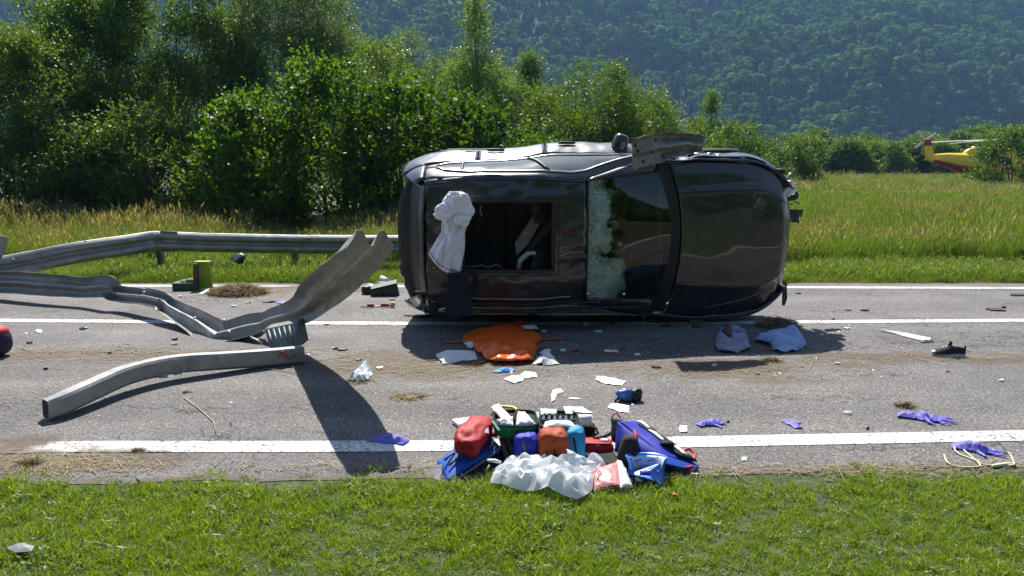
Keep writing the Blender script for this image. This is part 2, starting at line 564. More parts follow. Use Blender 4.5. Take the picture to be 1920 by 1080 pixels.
def asphalt_nodes(nt, b, paint=False):
    v = coords(nt)
    at = nd(nt, 'ShaderNodeAttribute', attribute_name='dirt')
    fine = noise_tex(nt, v, 190, 3, 0.7)
    mid = noise_tex(nt, v, 62, 4, 0.65)
    big = noise_tex(nt, v, 1.1, 5, 0.6)
    vo = nd(nt, 'ShaderNodeTexVoronoi'); vo.inputs['Scale'].default_value = 95
    nt.links.new(v, vo.inputs['Vector'])
    stone = ramp(nt, vo.outputs['Color'], [(0.15, (0.10, 0.097, 0.097)), (0.55, (0.20, 0.192, 0.187)), (0.86, (0.27, 0.25, 0.23)), (0.97, (0.50, 0.49, 0.48))])
    grain = ramp(nt, mid, [(0.35, (0.35, 0.35, 0.35)), (0.62, (1.12, 1.12, 1.12))])
    c = mix(nt, 0.9, stone, grain, 'MULTIPLY')
    c = mix(nt, 1.0, c, ramp(nt, big, [(0.3, (0.72, 0.72, 0.74)), (0.7, (1.18, 1.15, 1.11))]), 'MULTIPLY')
    # tyre-worn bands along the lane
    sx = coords(nt, (0.06, 1.2, 1))
    c = mix(nt, 0.8, c, ramp(nt, noise_tex(nt, sx, 1.3, 4), [(0.35, (0.74, 0.74, 0.78)), (0.65, (1.12, 1.11, 1.1))]), 'MULTIPLY')
    # cracks
    cv = nd(nt, 'ShaderNodeTexVoronoi', feature='DISTANCE_TO_EDGE'); cv.inputs['Scale'].default_value = 0.55
    ad = nt.nodes.new('ShaderNodeVectorMath'); ad.operation = 'ADD'
    wob = nd(nt, 'ShaderNodeTexNoise'); wob.inputs['Scale'].default_value = 3.5; wob.inputs['Detail'].default_value = 5
    nt.links.new(v, wob.inputs['Vector']); nt.links.new(coords(nt, (0.45, 1.5, 1)), ad.inputs[0]); nt.links.new(wob.outputs['Color'], ad.inputs[1])
    nt.links.new(ad.outputs[0], cv.inputs['Vector'])
    crack = ramp(nt, cv.outputs['Distance'], [(0.0, (1, 1, 1)), (0.009, (0, 0, 0))])
    gate = ramp(nt, noise_tex(nt, v, 0.6, 2), [(0.47, (0, 0, 0)), (0.55, (0.9, 0.9, 0.9))])
    crk = mix(nt, 1.0, crack, gate, 'MULTIPLY')
    c = mix(nt, crk, c, (0.03, 0.028, 0.026))
    if paint:
        f1 = noise_tex(nt, v, 34, 5, 0.75)
        f2 = noise_tex(nt, v, 2.2, 4, 0.6)
        k = math_n(nt, 'ADD', f1, math_n(nt, 'MULTIPLY', f2, 0.35))
        pm = ramp(nt, k, [(0.575, (0, 0, 0)), (0.64, (1, 1, 1))])
        pc = ramp(nt, noise_tex(nt, v, 9, 5), [(0.3, (0.50, 0.49, 0.47)), (0.7, (0.74, 0.73, 0.71))])
        c = mix(nt, pm, c, pc)
    # soil and hay dust
    dn = noise_tex(nt, v, 7, 6, 0.75)
    dm = math_n(nt, 'ADD', at.outputs['Fac'], math_n(nt, 'SUBTRACT', dn, 0.5))
    dk = ramp(nt, dm, [(0.25, (0, 0, 0)), (0.55, (0.70, 0.70, 0.70)), (0.85, (1, 1, 1))])
    dc = ramp(nt, noise_tex(nt, v, 40, 5, 0.7), [(0.3, (0.050, 0.037, 0.026)), (0.55, (0.115, 0.088, 0.062)), (0.75, (0.23, 0.18, 0.12))])
    c = mix(nt, dk, c, dc)
    nt.links.new(c, b.inputs['Base Color'])
    b.inputs['Roughness'].default_value = 0.8
    b.inputs['Specular IOR Level'].default_value = 0.35
    h = math_n(nt, 'SUBTRACT', math_n(nt, 'ADD', math_n(nt, 'MULTIPLY', vo.outputs['Distance'], -0.8), fine), math_n(nt, 'MULTIPLY', crk, 1.5))
    bump(nt, b, h, 0.75 if not paint else 0.45, 0.006)

M_GROUND = m_ground()
M_ROAD, nt, b = mat_new('asphalt'); asphalt_nodes(nt, b)
M_LINE, nt, b = mat_new('road_paint'); asphalt_nodes(nt, b, True)

# ground sheet
gx = [-740, -300, -120, -60, -30, -15, -8, -5, 0, 5, 8, 15, 30, 60, 120, 300, 740]
gy = [-240, -90, -40, -15, -5, 0, 2, 4, 6, 9, 11, 13, 18, 30, 60, 120, 250, 450, 940]
tag(grid('ground', 1, 1, lambda u, v: (u, v, -0.004), M_GROUND, us=gx, vs=gy, smooth=False), kind='structure')

def strip(name, xs, ya, yb, ny, z, mat, dirt=True):
    """sheet between two curves of x"""
    nx = len(xs)
    V = []; D = []
    for x in xs:
        a, b_ = ya(x), yb(x)
        for j in range(ny + 1):
            y = a + (b_ - a) * j / ny
            V.append((x, y, z)); D.append(dirt_at(x, y) if abs(x) < 9 else 0.12)
    Fc = [(i * (ny + 1) + j, (i + 1) * (ny + 1) + j, (i + 1) * (ny + 1) + j + 1, i * (ny + 1) + j + 1) for i in range(nx - 1) for j in range(ny)]
    o = mesh_from(name, V, Fc, mat)
    set_attr(o.data, 'dirt', D, 'POINT')
    return o
RX = [-730, -300, -100, -40, -20, -12] + [-9 + 0.06 * i for i in range(301)] + [12, 20, 40, 100, 300, 730]
tag(strip('road', RX, NEAR_EDGE, lambda x: FAR_EDGE + 0.05 * fbm((x * .8, 0, 0), 3, 5), 110, 0.0, M_ROAD), kind='structure')
def curve_y(pts):
    pts = [tuple(G(*p)[:2]) for p in pts]
    X = [p[0] for p in pts]; Y = [p[1] for p in pts]
    def f(x):
        return float(np.interp(x, [-30] + X + [30], [Y[0]] + Y + [Y[-1] + 0.1]))
    return f
LX = [-300, -100, -40, -20, -12] + [-9 + 0.05 * i for i in range(361)] + [12, 20, 40, 100, 300]
near_c = curve_y([(0, 841), (150, 838), (560, 838), (860, 836), (1300, 829), (1920, 817)])
mid_c = curve_y([(0, 601), (560, 606), (960, 607), (1500, 604), (1920, 601)])
far_c = curve_y([(240, 536), (560, 537), (1480, 539), (1920, 540.5)])
tag(strip('road_line_near', LX, lambda x: near_c(x) - .095, lambda x: near_c(x) + .095, 5, 0.004, M_LINE), kind='structure')
tag(strip('road_line_centre', LX, lambda x: mid_c(x) - .085, lambda x: mid_c(x) + .085, 3, 0.004, M_LINE), kind='structure')
tag(strip('road_line_far', LX, lambda x: far_c(x) - .085, lambda x: far_c(x) + .085, 3, 0.004, M_LINE), kind='structure')

# ------------------------------------------------------------ grass
def blades(n, rad, h0, h1, w, bend, seed, heads=0.0, head_len=0.12, seg=3, sizeup=1.0, weep=0.0):
    """tuft of tapering blades, some with a seed head; returns mesh with rnd attribute (heads are 1.0)"""
    r = np.random.default_rng(seed)
    Q = []; A = []
    for i in range(n):
        a = r.uniform(0, 6.283); d = rad * math.sqrt(r.uniform(0, 1))
        b0 = np.array([math.cos(a) * d, math.sin(a) * d, -0.01])
        h = r.uniform(h0, h1)
        la = r.uniform(0, 6.283); ln = np.array([math.cos(la), math.sin(la), 0]) * h * bend * r.uniform(0.2, 1.3)
        sa = r.uniform(0, 6.283); s = np.array([math.cos(sa), math.sin(sa), 0]) * w * r.uniform(.7, 1.3)
        col = r.uniform(0, 0.82)
        pts = []
        for k in range(seg + 1):
            t = k / seg
            pts.append((b0 + ln * t * t + np.array([0, 0, h * (t - weep * t * t * t)]), (1 - t ** 1.5) * 0.9 + 0.08))
        for (p, a0), (q, a1) in zip(pts, pts[1:]):
            Q.append([p - s * a0, p + s * a0, q + s * a1, q - s * a1]); A.append(col)
        if r.uniform() < heads:
            p = pts[-1][0]; dr = (pts[-1][0] - pts[-2][0]); dr = dr / np.linalg.norm(dr)
            hl = head_len * r.uniform(.6, 1.3)
            for q_ in range(2):
                sa = r.uniform(0, 6.283); s2 = np.array([math.cos(sa), math.sin(sa), 0]) * w * r.uniform(1.6, 2.8)
                Q.append([p - dr * hl * .3, p + s2 + dr * hl * .3, p + dr * hl, p - s2 + dr * hl * .25]); A.append(1.0)
    me = quads_mesh('tuft', np.array(Q))
    set_attr(me, 'rnd', A)
    return me

M_LAWN = leafy('lawn_blades', [(0.07, 0.13, 0.012), (0.13, 0.22, 0.018), (0.20, 0.30, 0.025), (0.28, 0.34, 0.05), (0.48, 0.44, 0.20)], 0.5, 0.45, 0.35)
M_LAWN_DRY = leafy('cut_grass', [(0.12, 0.13, 0.05), (0.24, 0.23, 0.11), (0.40, 0.38, 0.24)], 0.3, 0.5, 0.4)
M_CLOVER = leafy('clover_leaves', [(0.05, 0.11, 0.02), (0.10, 0.18, 0.045), (0.20, 0.27, 0.12)], 0.4, 0.5, 0.3)
M_MEADOW = leafy('meadow_blades', [(0.05, 0.12, 0.018), (0.09, 0.18, 0.026), (0.135, 0.225, 0.038), (0.17, 0.25, 0.055), (0.33, 0.32, 0.22)], 0.45, 0.55, 0.3)
M_MEADOW_TAN = leafy('dry_meadow_blades', [(0.08, 0.14, 0.022), (0.12, 0.19, 0.035), (0.18, 0.225, 0.06), (0.24, 0.25, 0.13), (0.46, 0.39, 0.30)], 0.45, 0.6, 0.3)
M_WEED = leafy('weed_leaves', [(0.035, 0.08, 0.012), (0.06, 0.12, 0.018), (0.09, 0.17, 0.03)], 0.4, 0.45, 0.4)
M_HAY = leafy('hay', [(0.10, 0.075, 0.045), (0.20, 0.155, 0.09), (0.34, 0.28, 0.17), (0.46, 0.40, 0.26)], 0.15, 0.7, 0.3)

def leaf_quads(n, rad, h, l, w, seed, flat=0.6):
    r = np.random.default_rng(seed)
    c = np.stack([r.normal(0, rad * .5, n), r.normal(0, rad * .5, n), r.uniform(0.005, h, n)], 1)
    nrm = r.normal(0, 1, (n, 3)); nrm[:, 2] = np.abs(nrm[:, 2]) + flat * 2
    nrm /= np.linalg.norm(nrm, axis=1)[:, None]
    a = np.cross(nrm, r.normal(0, 1, (n, 3))); a /= np.linalg.norm(a, axis=1)[:, None]
    b_ = np.cross(nrm, a)
    L = (l * r.uniform(.6, 1.3, n))[:, None]; W = (w * r.uniform(.6, 1.3, n))[:, None]
    V = np.stack([c - a * L, c + b_ * W, c + a * L, c - b_ * W], 1)
    me = quads_mesh('leaves', V); set_attr(me, 'rnd', r.uniform(0, 1, n))
    return me

lawn_p = [proto('a', blades(46, .05, .02, .058, .0021, .95, 1), M_LAWN),
          proto('b', blades(40, .05, .02, .05, .0021, .9, 2, weep=.25), M_LAWN),
          proto('c', blades(26, .045, .04, .082, .0024, .8, 3, weep=.12), M_LAWN),
          proto('d', leaf_quads(16, .05, .035, .010, .006, 4), M_CLOVER),
          proto('e', blades(16, .06, .004, .02, .0015, 3.2, 5, weep=.5), M_LAWN_DRY),
          proto('f', leaf_quads(9, .06, .03, .022, .006, 6), M_LAWN_DRY)]
def lawn():
    n = 80000
    x = rng.uniform(-6.5, 6.5, n); y = rng.uniform(1.2, 4.45, n)
    keep = []; idx = []; sc = []
    for i in range(n):
        X, Y = x[i], y[i]
        if abs(X) > 1.2 + Y * 0.95 and rng.uniform() < 0.5: continue
        e = Y - (NEAR_EDGE(X) - 0.03 + 0.10 * fbm((X * 2.3, 0, 3), 3, 8) - (0.13 if 0.95 < X else 0) - (0.05 if -2.5 < X < -.9 else 0))
        if e > 0.0 and not (e < 0.2 and rng.uniform() < 0.06): continue
        if e > -0.25 and rng.uniform() < 0.35 * (1 + e / 0.25): continue
        k = fbm((X * 1.3, Y * 1.8, 0), 3, 4); k2 = fbm((X * 5, Y * 5, 5), 2, 6)
        u = rng.uniform()
        bare = k - 0.5 * (4.2 - Y) / 1.2 * 0.35
        
        if u < 0.07 + 0.05 * (bare < -.1): t = 3
        elif u < 0.17 + 0.16 * (bare < -.12): t = 4
        elif u < 0.25 + 0.10 * (bare < -.12): t = 5
        elif u > (.78 if k > 0 else .9): t = 2
        else: t = 0 if rng.uniform() < .5 else 1
        keep.append(i); idx.append(t)
        s = (0.72 + 0.35 * max(-.5, k) + rng.uniform(-.2, .25)) * (1.2 if e > -.2 and X < 0.5 else 1.0)
        sc.append((s, s, s * rng.uniform(.8, 1.25)))
    keep = np.array(keep); m = len(keep)
    pts = np.stack([x[keep], y[keep], np.full(m, -0.005)], 1)
    o = scatter('near_verge_grass', pts, rng.uniform(0, 6.28, m), sc, rng.normal(0, .28, (m, 2)), idx, lawn_p)
    tag(o, 'short mown green grass of the near verge with clover and dry cuttings', 'grass', kind='stuff')
lawn()

verge_p = [proto('a', blades(60, .12, .05, .14, .0035, .6, 11), M_MEADOW),
           proto('b', blades(50, .14, .05, .18, .0035, .7, 12, heads=.1, head_len=.04), M_MEADOW),
           proto('c', blades(45, .12, .04, .11, .0035, .9, 13), M_MEADOW_TAN)]
def verge():
    n = 15000
    x = rng.uniform(-14, 14, n); y = FAR_EDGE + np.abs(rng.uniform(0.0, 1, n)) * 2.2 - 0.02
    m = n
    s = rng.uniform(.7, 1.3, (n, 1)) * np.clip((y - FAR_EDGE) * 2 + .5, .5, 1.15)[:, None] * np.ones((1, 3))
    idx = [(2 if fbm((x[i] * .6, y[i], 0), 2, 9) > .22 else int(rng.uniform() < .5)) for i in range(n)]
    tag(scatter('far_verge_grass', np.stack([x, y, np.full(n, -0.01)], 1), rng.uniform(0, 6.28, n), s, rng.normal(0, .1, (n, 2)), idx, verge_p),
        'short yellow-green grass strip along the far edge of the road', 'grass', kind='stuff')
verge()

mead_p = [proto('a', blades(70, .24, .30, .72, .0052, .35, 21, heads=.10), M_MEADOW),
          proto('b', blades(60, .26, .35, .85, .0048, .4, 22, heads=.6, head_len=.10, weep=.08), M_MEADOW_TAN),
          proto('c', blades(75, .22, .20, .50, .006, .45, 23), M_MEADOW),
          proto('d', blades(30, .20, .70, 1.12, .0045, .38, 24, heads=1.0, head_len=.17, weep=.12), M_MEADOW_TAN),
          proto('e', leaf_quads(70, .24, .42, .045, .022, 25, .3), M_WEED)]
def meadow():
    P_, I_, S_ = [], [], []
    def add(n, x0, x1, y0, y1, base, left, wedge=None):
        for _ in range(n):
            X = rng.uniform(x0, x1); Y = y0 + (y1 - y0) * rng.uniform() ** 1.35
            if wedge and (X < wedge[0] * Y or X > wedge[1] * Y): continue
            k = fbm((X * .16, Y * .09, 0), 3, 12); k2 = fbm((X * .5, Y * .3, 3), 2, 13)
            u = rng.uniform()
            if left:
                hump = 0.5 + fbm((X * .45, 0, 1), 3, 17)
                t = 3 if (u < .20 * (hump > .40) + .03 and Y > 15.5) else (1 if u < .20 else (4 if u < .50 and Y < 14.5 else (0 if u < .80 else 2)))
                s = base * rng.uniform(.7, 1.15) * (0.42 + .42 * hump)
            else:
                far = Y > 34
                tan = k > .02 or (38 < Y < 70)
                t = (1 if tan and u < .17 else (2 if k2 < -.05 else 0)) if u < .93 else (3 if u < .95 else 4)
                s = base * rng.uniform(.75, 1.15) * (.85 if t != 2 else 1.1)
            if Y < 13.35 + .25 * fbm((X * .9, 0, 0), 2, 15): s *= .55
            P_.append((X, Y, -.01)); I_.append(t); S_.append((s * (1 + (Y > 30) * .5), s * (1 + (Y > 30) * .5), s))
    add(5200, -17, -1, 13.2, 20, 1.0, True)
    add(5200, -1.5, 18, 13.2, 21, .92, False)
    add(9000, 2, 42, 20, 42, .95, False, (.05, .78))
    add(12000, 10, 95, 40, 108, 1.05, False, (.18, .85))
    n = len(P_)
    tag(scatter('meadow_grass', np.array(P_), rng.uniform(0, 6.28, n), np.array(S_), rng.normal(.0, .09, (n, 2)) + np.array([0, .06]), I_, mead_p),
        'tall unmown meadow grass with tan seed heads beyond the road', 'grass', kind='stuff')
meadow()

# ------------------------------------------------------------ trees
def twig_leaves(starts, dirs, length, nl, ll, lw, r, spread=0.35, flatten=0.25, curl=0.3):
    n = len(starts)
    t = np.linspace(0.05, 1, nl)[None, :, None]
    L = (length * r.uniform(.5, 1.25, (n, 1, 1)))
    c = starts[:, None, :] + dirs[:, None, :] * t * L
    c[..., 2] -= (curl * length * t[..., 0] ** 2) * r.uniform(0, 1, (n, 1))
    c = c + r.normal(0, spread * ll, c.shape)
    a = r.normal(0, 1, c.shape) + dirs[:, None, :] * .9
    a[..., 2] -= .25
    a /= np.linalg.norm(a, axis=-1, keepdims=True)
    nn = r.normal(0, 1, c.shape); nn[..., 2] += flatten * 2
    b_ = np.cross(nn, a); b_ /= np.linalg.norm(b_, axis=-1, keepdims=True)
    s = r.uniform(.6, 1.2, c.shape[:2] + (1,)) * (1 - .3 * t)
    c = c + a * ll * s
    V = np.stack([c - a * ll * s, c + b_ * lw * s, c + a * ll * s, c - b_ * lw * s], 2).reshape(-1, 4, 3)
    k = np.clip(.15 + .6 * r.uniform(0, 1, (n, 1)) + .25 * t[..., 0] + r.normal(0, .08, (n, nl)), 0, 1).reshape(-1)
    return V, k

def crown_mesh(H, W, z0, prof, nclump, cs, ntwig, tl, nl, ll, lw, seed, up=0.45, W2=None, hollow=.45):
    r = np.random.default_rng(seed)
    W2 = W2 or W
    cl = []
    for i in range(nclump):
        t = r.uniform(0, 1) ** .9
        a = r.uniform(0, 6.283); q = math.sqrt(r.uniform(hollow, 1))
        rd = prof(t)
        cl.append((math.cos(a) * rd * W / 2 * q * .9, math.sin(a) * rd * W2 / 2 * q * .9, z0 + (H - z0 - cs * .5) * t, cs * r.uniform(.55, 1.25) * (0.5 + .6 * rd)))
    cl = np.array(cl)
    w = cl[:, 3] ** 2; w /= w.sum()
    ci = r.choice(len(cl), ntwig, p=w)
    d = r.normal(0, 1, (ntwig, 3)); d /= np.linalg.norm(d, axis=1)[:, None]
    st = cl[ci, :3] + d * cl[ci, 3][:, None] * r.uniform(.35, 1.0, (ntwig, 1)) * np.array([1, 1, .8])
    st[:, 2] = np.maximum(st[:, 2], .15)
    dr = d * .8 + np.array([0, 0, up]) + r.normal(0, .3, (ntwig, 3)); dr /= np.linalg.norm(dr, axis=1)[:, None]
    V, k = twig_leaves(st, dr, tl, nl, ll, lw, r)
    me = quads_mesh('crown', V)
    set_attr(me, 'rnd', k)
    return me, cl

def trunk_mesh(H, rad, limbs, seed, stems=1, spread=.3):
    r = random.Random(seed)
    bm = bmesh.new()
    for s in range(stems):
        a = r.uniform(0, 6.28); off = spread * (stems > 1)
        pts = []; rr = []
        bx, by = math.cos(a) * off * .4, math.sin(a) * off * .4
        for k in range(7):
            t = k / 6
            pts.append(Vector((bx + math.cos(a) * off * t * 2.2 + r.uniform(-.04, .04) * H * .2, by + math.sin(a) * off * t * 2.2 + r.uniform(-.04, .04) * H * .2, -.05 + H * t)))
            rr.append(rad * (1 - .85 * t) * (1.3 if k == 0 else 1))
        tube('', pts, rr, None, n=7, bm=bm)
        for (cx, cy, cz, cr) in limbs[s::stems]:
            k = min(5, max(1, int((cz * .55) / H * 6)))
            p0 = pts[k]; e = Vector((cx, cy, cz))
            mdl = p0.lerp(e, .5) + Vector((r.uniform(-.1, .1), r.uniform(-.1, .1), -.12)) * H * .12
            tube('', [p0, mdl, e], [rr[k] * .5, rr[k] * .3, rr[k] * .08], None, n=5, bm=bm)
    me = bpy.data.meshes.new('trunk')
    bm.to_mesh(me); bm.free(); me.shade_smooth()
    return me

M_BARK = simple('bark', (0.11, 0.09, 0.07), .9, var=.4, scale=9, bmp=.5, bdist=.02)
L_HAZEL = leafy('hazel_leaves', [(0.020, 0.050, 0.006), (0.040, 0.095, 0.010), (0.075, 0.155, 0.014), (0.14, 0.25, 0.022)], .55, .5, .4)
L_DARK = leafy('dark_leaves', [(0.028, 0.062, 0.010), (0.055, 0.115, 0.014), (0.10, 0.18, 0.024), (0.15, 0.22, 0.06)], .45, .5, .45)
L_WILLOW = leafy('willow_leaves', [(0.034, 0.075, 0.030), (0.062, 0.12, 0.045), (0.10, 0.17, 0.07), (0.19, 0.27, 0.14)], .42, .5, .5)
L_ROBINIA = leafy('robinia_leaves', [(0.035, 0.075, 0.007), (0.06, 0.12, 0.010), (0.10, 0.175, 0.014), (0.17, 0.25, 0.026)], .5, .45, .35)
L_POPLAR = leafy('poplar_leaves', [(0.032, 0.08, 0.015), (0.065, 0.135, 0.022), (0.11, 0.20, 0.04), (0.21, 0.30, 0.10)], .48, .48, .5)

dome = lambda t: math.sqrt(max(0, 1 - t ** 2.2)) * .96 + .04
rnd_ = lambda t: math.sqrt(max(0.02, 1 - (1.75 * t - .80) ** 2))
spire = lambda t: (min(1, .55 + 1.6 * t) if t < .3 else max(.05, (1 - (t - .3) / .7) ** .75))
cone = lambda t: max(.04, (1 - t) ** .8)
cone2 = lambda t: max(.05, (1 - t) ** .62 * (.8 + .2 * math.sin(t * 14)))
def tree(name, x, Y, top, wpx, prof, leafmat, label, cat='tree', group=None, z0=.12, dens=1.0, ll=.055, lw=.03, cs=.55, seed=1, up=.45, stems=1, tl=.5, base_x=None, hollow=.45, deep=1.0):
    H = P(x, top, Y).z
    W = wpx / F * Y / CP
    root = empty(name, (P(x, 300, Y).x, Y, 0), (0, 0, 0), label, cat, group)
    ncl = max(9, int(W * H / (cs * cs) * .75))
    nt_ = int(dens * W * H * 212 * (.055 / ll) ** 1.7)
    me, cl = crown_mesh(H, W, z0 * H, prof, ncl, cs, nt_, tl, 9, ll, lw, seed, up, W2=min(W, 5.0) * deep, hollow=hollow)
    link_mesh('crown', me, leafmat, root)
    tm = trunk_mesh(H * .75, .011 * H + .02, [tuple(c) for c in cl[:14]], seed, stems)
    link_mesh('trunk', tm, M_BARK, root)
    return root

BG = 'trees and tall shrubs behind the meadow'
tree('broadleaf_tree', 40, 22, 60, 350, rnd_, L_DARK, 'dark tree at the left edge of the photo with small glinting leaves', group=BG, seed=31, cs=.6, ll=.05, z0=.04, dens=1.2)
tree('broadleaf_tree', -230, 23, 20, 380, rnd_, L_DARK, 'dark tree just outside the left edge of the photo', group=BG, seed=32, dens=.5)
tree('poplar_tree', 185, 25, -60, 300, rnd_, L_POPLAR, 'tall loose grey-green tree second from the left edge, blue slope behind its tip', group=BG, seed=33, cs=.5, ll=.055, up=.8, dens=1.25, z0=.05)
tree('poplar_tree', 345, 24.5, -80, 320, rnd_, L_POPLAR, 'tall loose tree third from the left, its tip cut by the top of the photo', group=BG, seed=34, cs=.5, ll=.055, up=.8, dens=1.25, z0=.05)
tree('willow_tree', 545, 26, -70, 330, rnd_, L_WILLOW, 'widest and tallest grey willow, behind the bright green hazels', group=BG, seed=35, cs=.55, ll=.055, lw=.022, dens=1.5)
tree('understorey_shrub', 95, 20.6, 215, 300, dome, L_DARK, 'dark dense shrub at the foot of the leftmost tree', 'shrub', BG, z0=.02, seed=36, ll=.05, stems=3)
tree('understorey_shrub', 300, 20.8, 190, 320, dome, L_DARK, 'dark shrub left of the bright green hazel bushes', 'shrub', BG, z0=.02, seed=37, ll=.05, stems=3)
HZ = dict(z0=.02, ll=.075, lw=.052, cs=.42, up=.75, stems=4, tl=.6, dens=.95)
tree('hazel_bush', 475, 19.8, 185, 230, dome, L_HAZEL, 'leftmost bright green hazel bush of the row behind the guardrail', 'bush', BG, seed=41, **HZ)
tree('hazel_bush', 625, 19.5, 105, 290, dome, L_HAZEL, 'tallest bright green hazel bush, second of the row', 'bush', BG, seed=42, **HZ)
tree('hazel_bush', 775, 19.3, 152, 280, dome, L_HAZEL, 'third bright green hazel bush, its foot ending at the car rear', 'bush', BG, seed=43, **HZ)
tree('hazel_bush', 890, 19.6, 196, 230, dome, L_HAZEL, 'lowest bright green hazel bush, directly above the car rear window', 'bush', BG, seed=44, **HZ)
RB = dict(z0=.04, ll=.06, lw=.028, cs=.5, up=.3, tl=.55, dens=1.25, stems=2)
tree('robinia_tree', 700, 30, 72, 170, rnd_, L_ROBINIA, 'yellow-green tree filling the gap right of the widest willow', group=BG, seed=51, **RB)
tree('willow_tree', 786, 36, 50, 120, rnd_, L_WILLOW, 'small round grey willow between the widest willow and the tall spire', group=BG, seed=52, cs=.6, ll=.065, lw=.025)
tree('poplar_tree', 896, 33, -14, 220, cone2, L_POPLAR, 'slender pale poplar with a pointed tip reaching the photo top', group=BG, seed=53, cs=.5, ll=.06, up=.9, z0=.04, dens=.5)
tree('willow_tree', 846, 35, 100, 110, rnd_, L_WILLOW, 'low grey willow at the left foot of the slender poplar', group=BG, seed=54, cs=.5, ll=.06, lw=.025)
tree('willow_tree', 945, 35, 108, 110, rnd_, L_WILLOW, 'low grey willow at the right foot of the slender poplar', group=BG, seed=55, cs=.5, ll=.06, lw=.025)
tree('cypress_shaped_tree', 992, 36, 88, 80, cone, L_DARK, 'dark narrow cone-shaped tree right of the slender poplar', group=BG, seed=56, cs=.45, ll=.06)
tree('robinia_tree', 1025, 32, 158, 150, rnd_, L_ROBINIA, 'low yellow-green robinia behind the sun glint on the car', group=BG, seed=57, **RB)
tree('robinia_tree', 1110, 30, 112, 190, rnd_, L_ROBINIA, 'tallest yellow-green robinia, rising behind the car windows', group=BG, seed=58, **RB)
tree('robinia_tree', 1205, 32, 166, 170, dome, L_ROBINIA, 'yellow-green robinia behind the guardrail piece on the car', group=BG, seed=59, **RB)
tree('poplar_tree', 1330, 48, 172, 56, spire, L_POPLAR, 'thin lone pale poplar above the car bonnet', group=BG, seed=60, cs=.45, ll=.08, up=1.0)
tree('robinia_tree', 1290, 36, 222, 120, dome, L_ROBINIA, 'green bushy tree directly right of the guardrail piece on the car', group=BG, seed=61, z0=.03, cs=.5, ll=.07, lw=.035, dens=.8)
tree('robinia_tree', 1385, 42, 226, 130, dome, L_ROBINIA, 'green bushy tree right of the thin lone poplar', group=BG, seed=62, z0=.03, cs=.5, ll=.08, lw=.04, dens=.8)
tree('robinia_tree', 1470, 58, 250, 130, dome, L_ROBINIA, 'green bushy tree above the broken front end of the car', group=BG, seed=63, z0=.03, cs=.6, ll=.09, lw=.05, dens=.8)
tree('understorey_shrub', 1010, 27, 240, 150, dome, L_HAZEL, 'light shrub between the hazels and the robinias', 'shrub', BG, z0=.02, seed=64, ll=.06, dens=.7)
tree('broadleaf_bush', 1905, 52, 240, 160, dome, L_DARK, 'dark round bush in the meadow hiding the front of the helicopter', 'bush', seed=65, z0=.02, cs=.55, ll=.09, lw=.055, dens=1.1, stems=3)
tree('broadleaf_bush', 2010, 50, 250, 170, dome, L_DARK, 'dark bush just outside the right edge of the photo', 'bush', seed=66, z0=.02, cs=.6, ll=.10, lw=.055, dens=.6, stems=3)

# hedge line at the far side of the meadow: three kinds, copied
far_kinds = []
for k, lm in enumerate((L_ROBINIA, L_DARK, L_ROBINIA)):
    me, cl = crown_mesh(5.2, 5.2, .1, dome, 34, .95, 2300, .8, 8, .15, .085, 70 + k, .4)
    me.materials.append(lm)
    tm = trunk_mesh(4.4, .12, [tuple(c) for c in cl[:10]], 70 + k, 2); tm.materials.append(M_BARK)
    far_kinds.append((me, tm))
far_spots = [(1505, 92, 252), (1548, 96, 262), (1590, 93, 255), (1632, 98, 264), (1675, 95, 268), (1716, 99, 258), (1758, 97, 262), (1800, 100, 250), (1842, 98, 246), (1884, 101, 240), (1926, 99, 246), (1970, 100, 250),
             (1430, 80, 262), (1530, 112, 246), (1620, 114, 252), (1730, 116, 250), (1830, 115, 238), (1905, 118, 236)]
words = ['right above the broken car front', 'second right of the car front', 'third right of the car front', 'fourth right of the car front', 'left of the helicopter tail by two trees',
         'directly left of the helicopter tail rotor', 'behind the helicopter tail boom', 'behind the helicopter engine', 'left behind the dark meadow bush', 'right behind the dark meadow bush', 'at the right edge of the photo',
         'outside the right edge of the photo', 'half hidden by the car bonnet', 'in the back row over the car front', 'in the back row midway to the helicopter', 'in the back row over the helicopter tail fin', 'in the back row over the dark meadow bush', 'in the back row at the right edge']
for i, ((x, Y, top), w_) in enumerate(zip(far_spots, words)):
    me, tm = far_kinds[i % 3]
    H = P(x, top, Y).z
    root = empty('hedge_tree', (P(x, 300, Y).x, Y, 0), (0, 0, i * 1.7), 'distant green hedge tree ' + w_, 'tree', 'hedge trees at the far side of the meadow')
    s = H / 5.2; root.scale = (s * 1.05, s * 1.05, s)
    link_mesh('crown', me, None, root); link_mesh('trunk', tm, None, root)

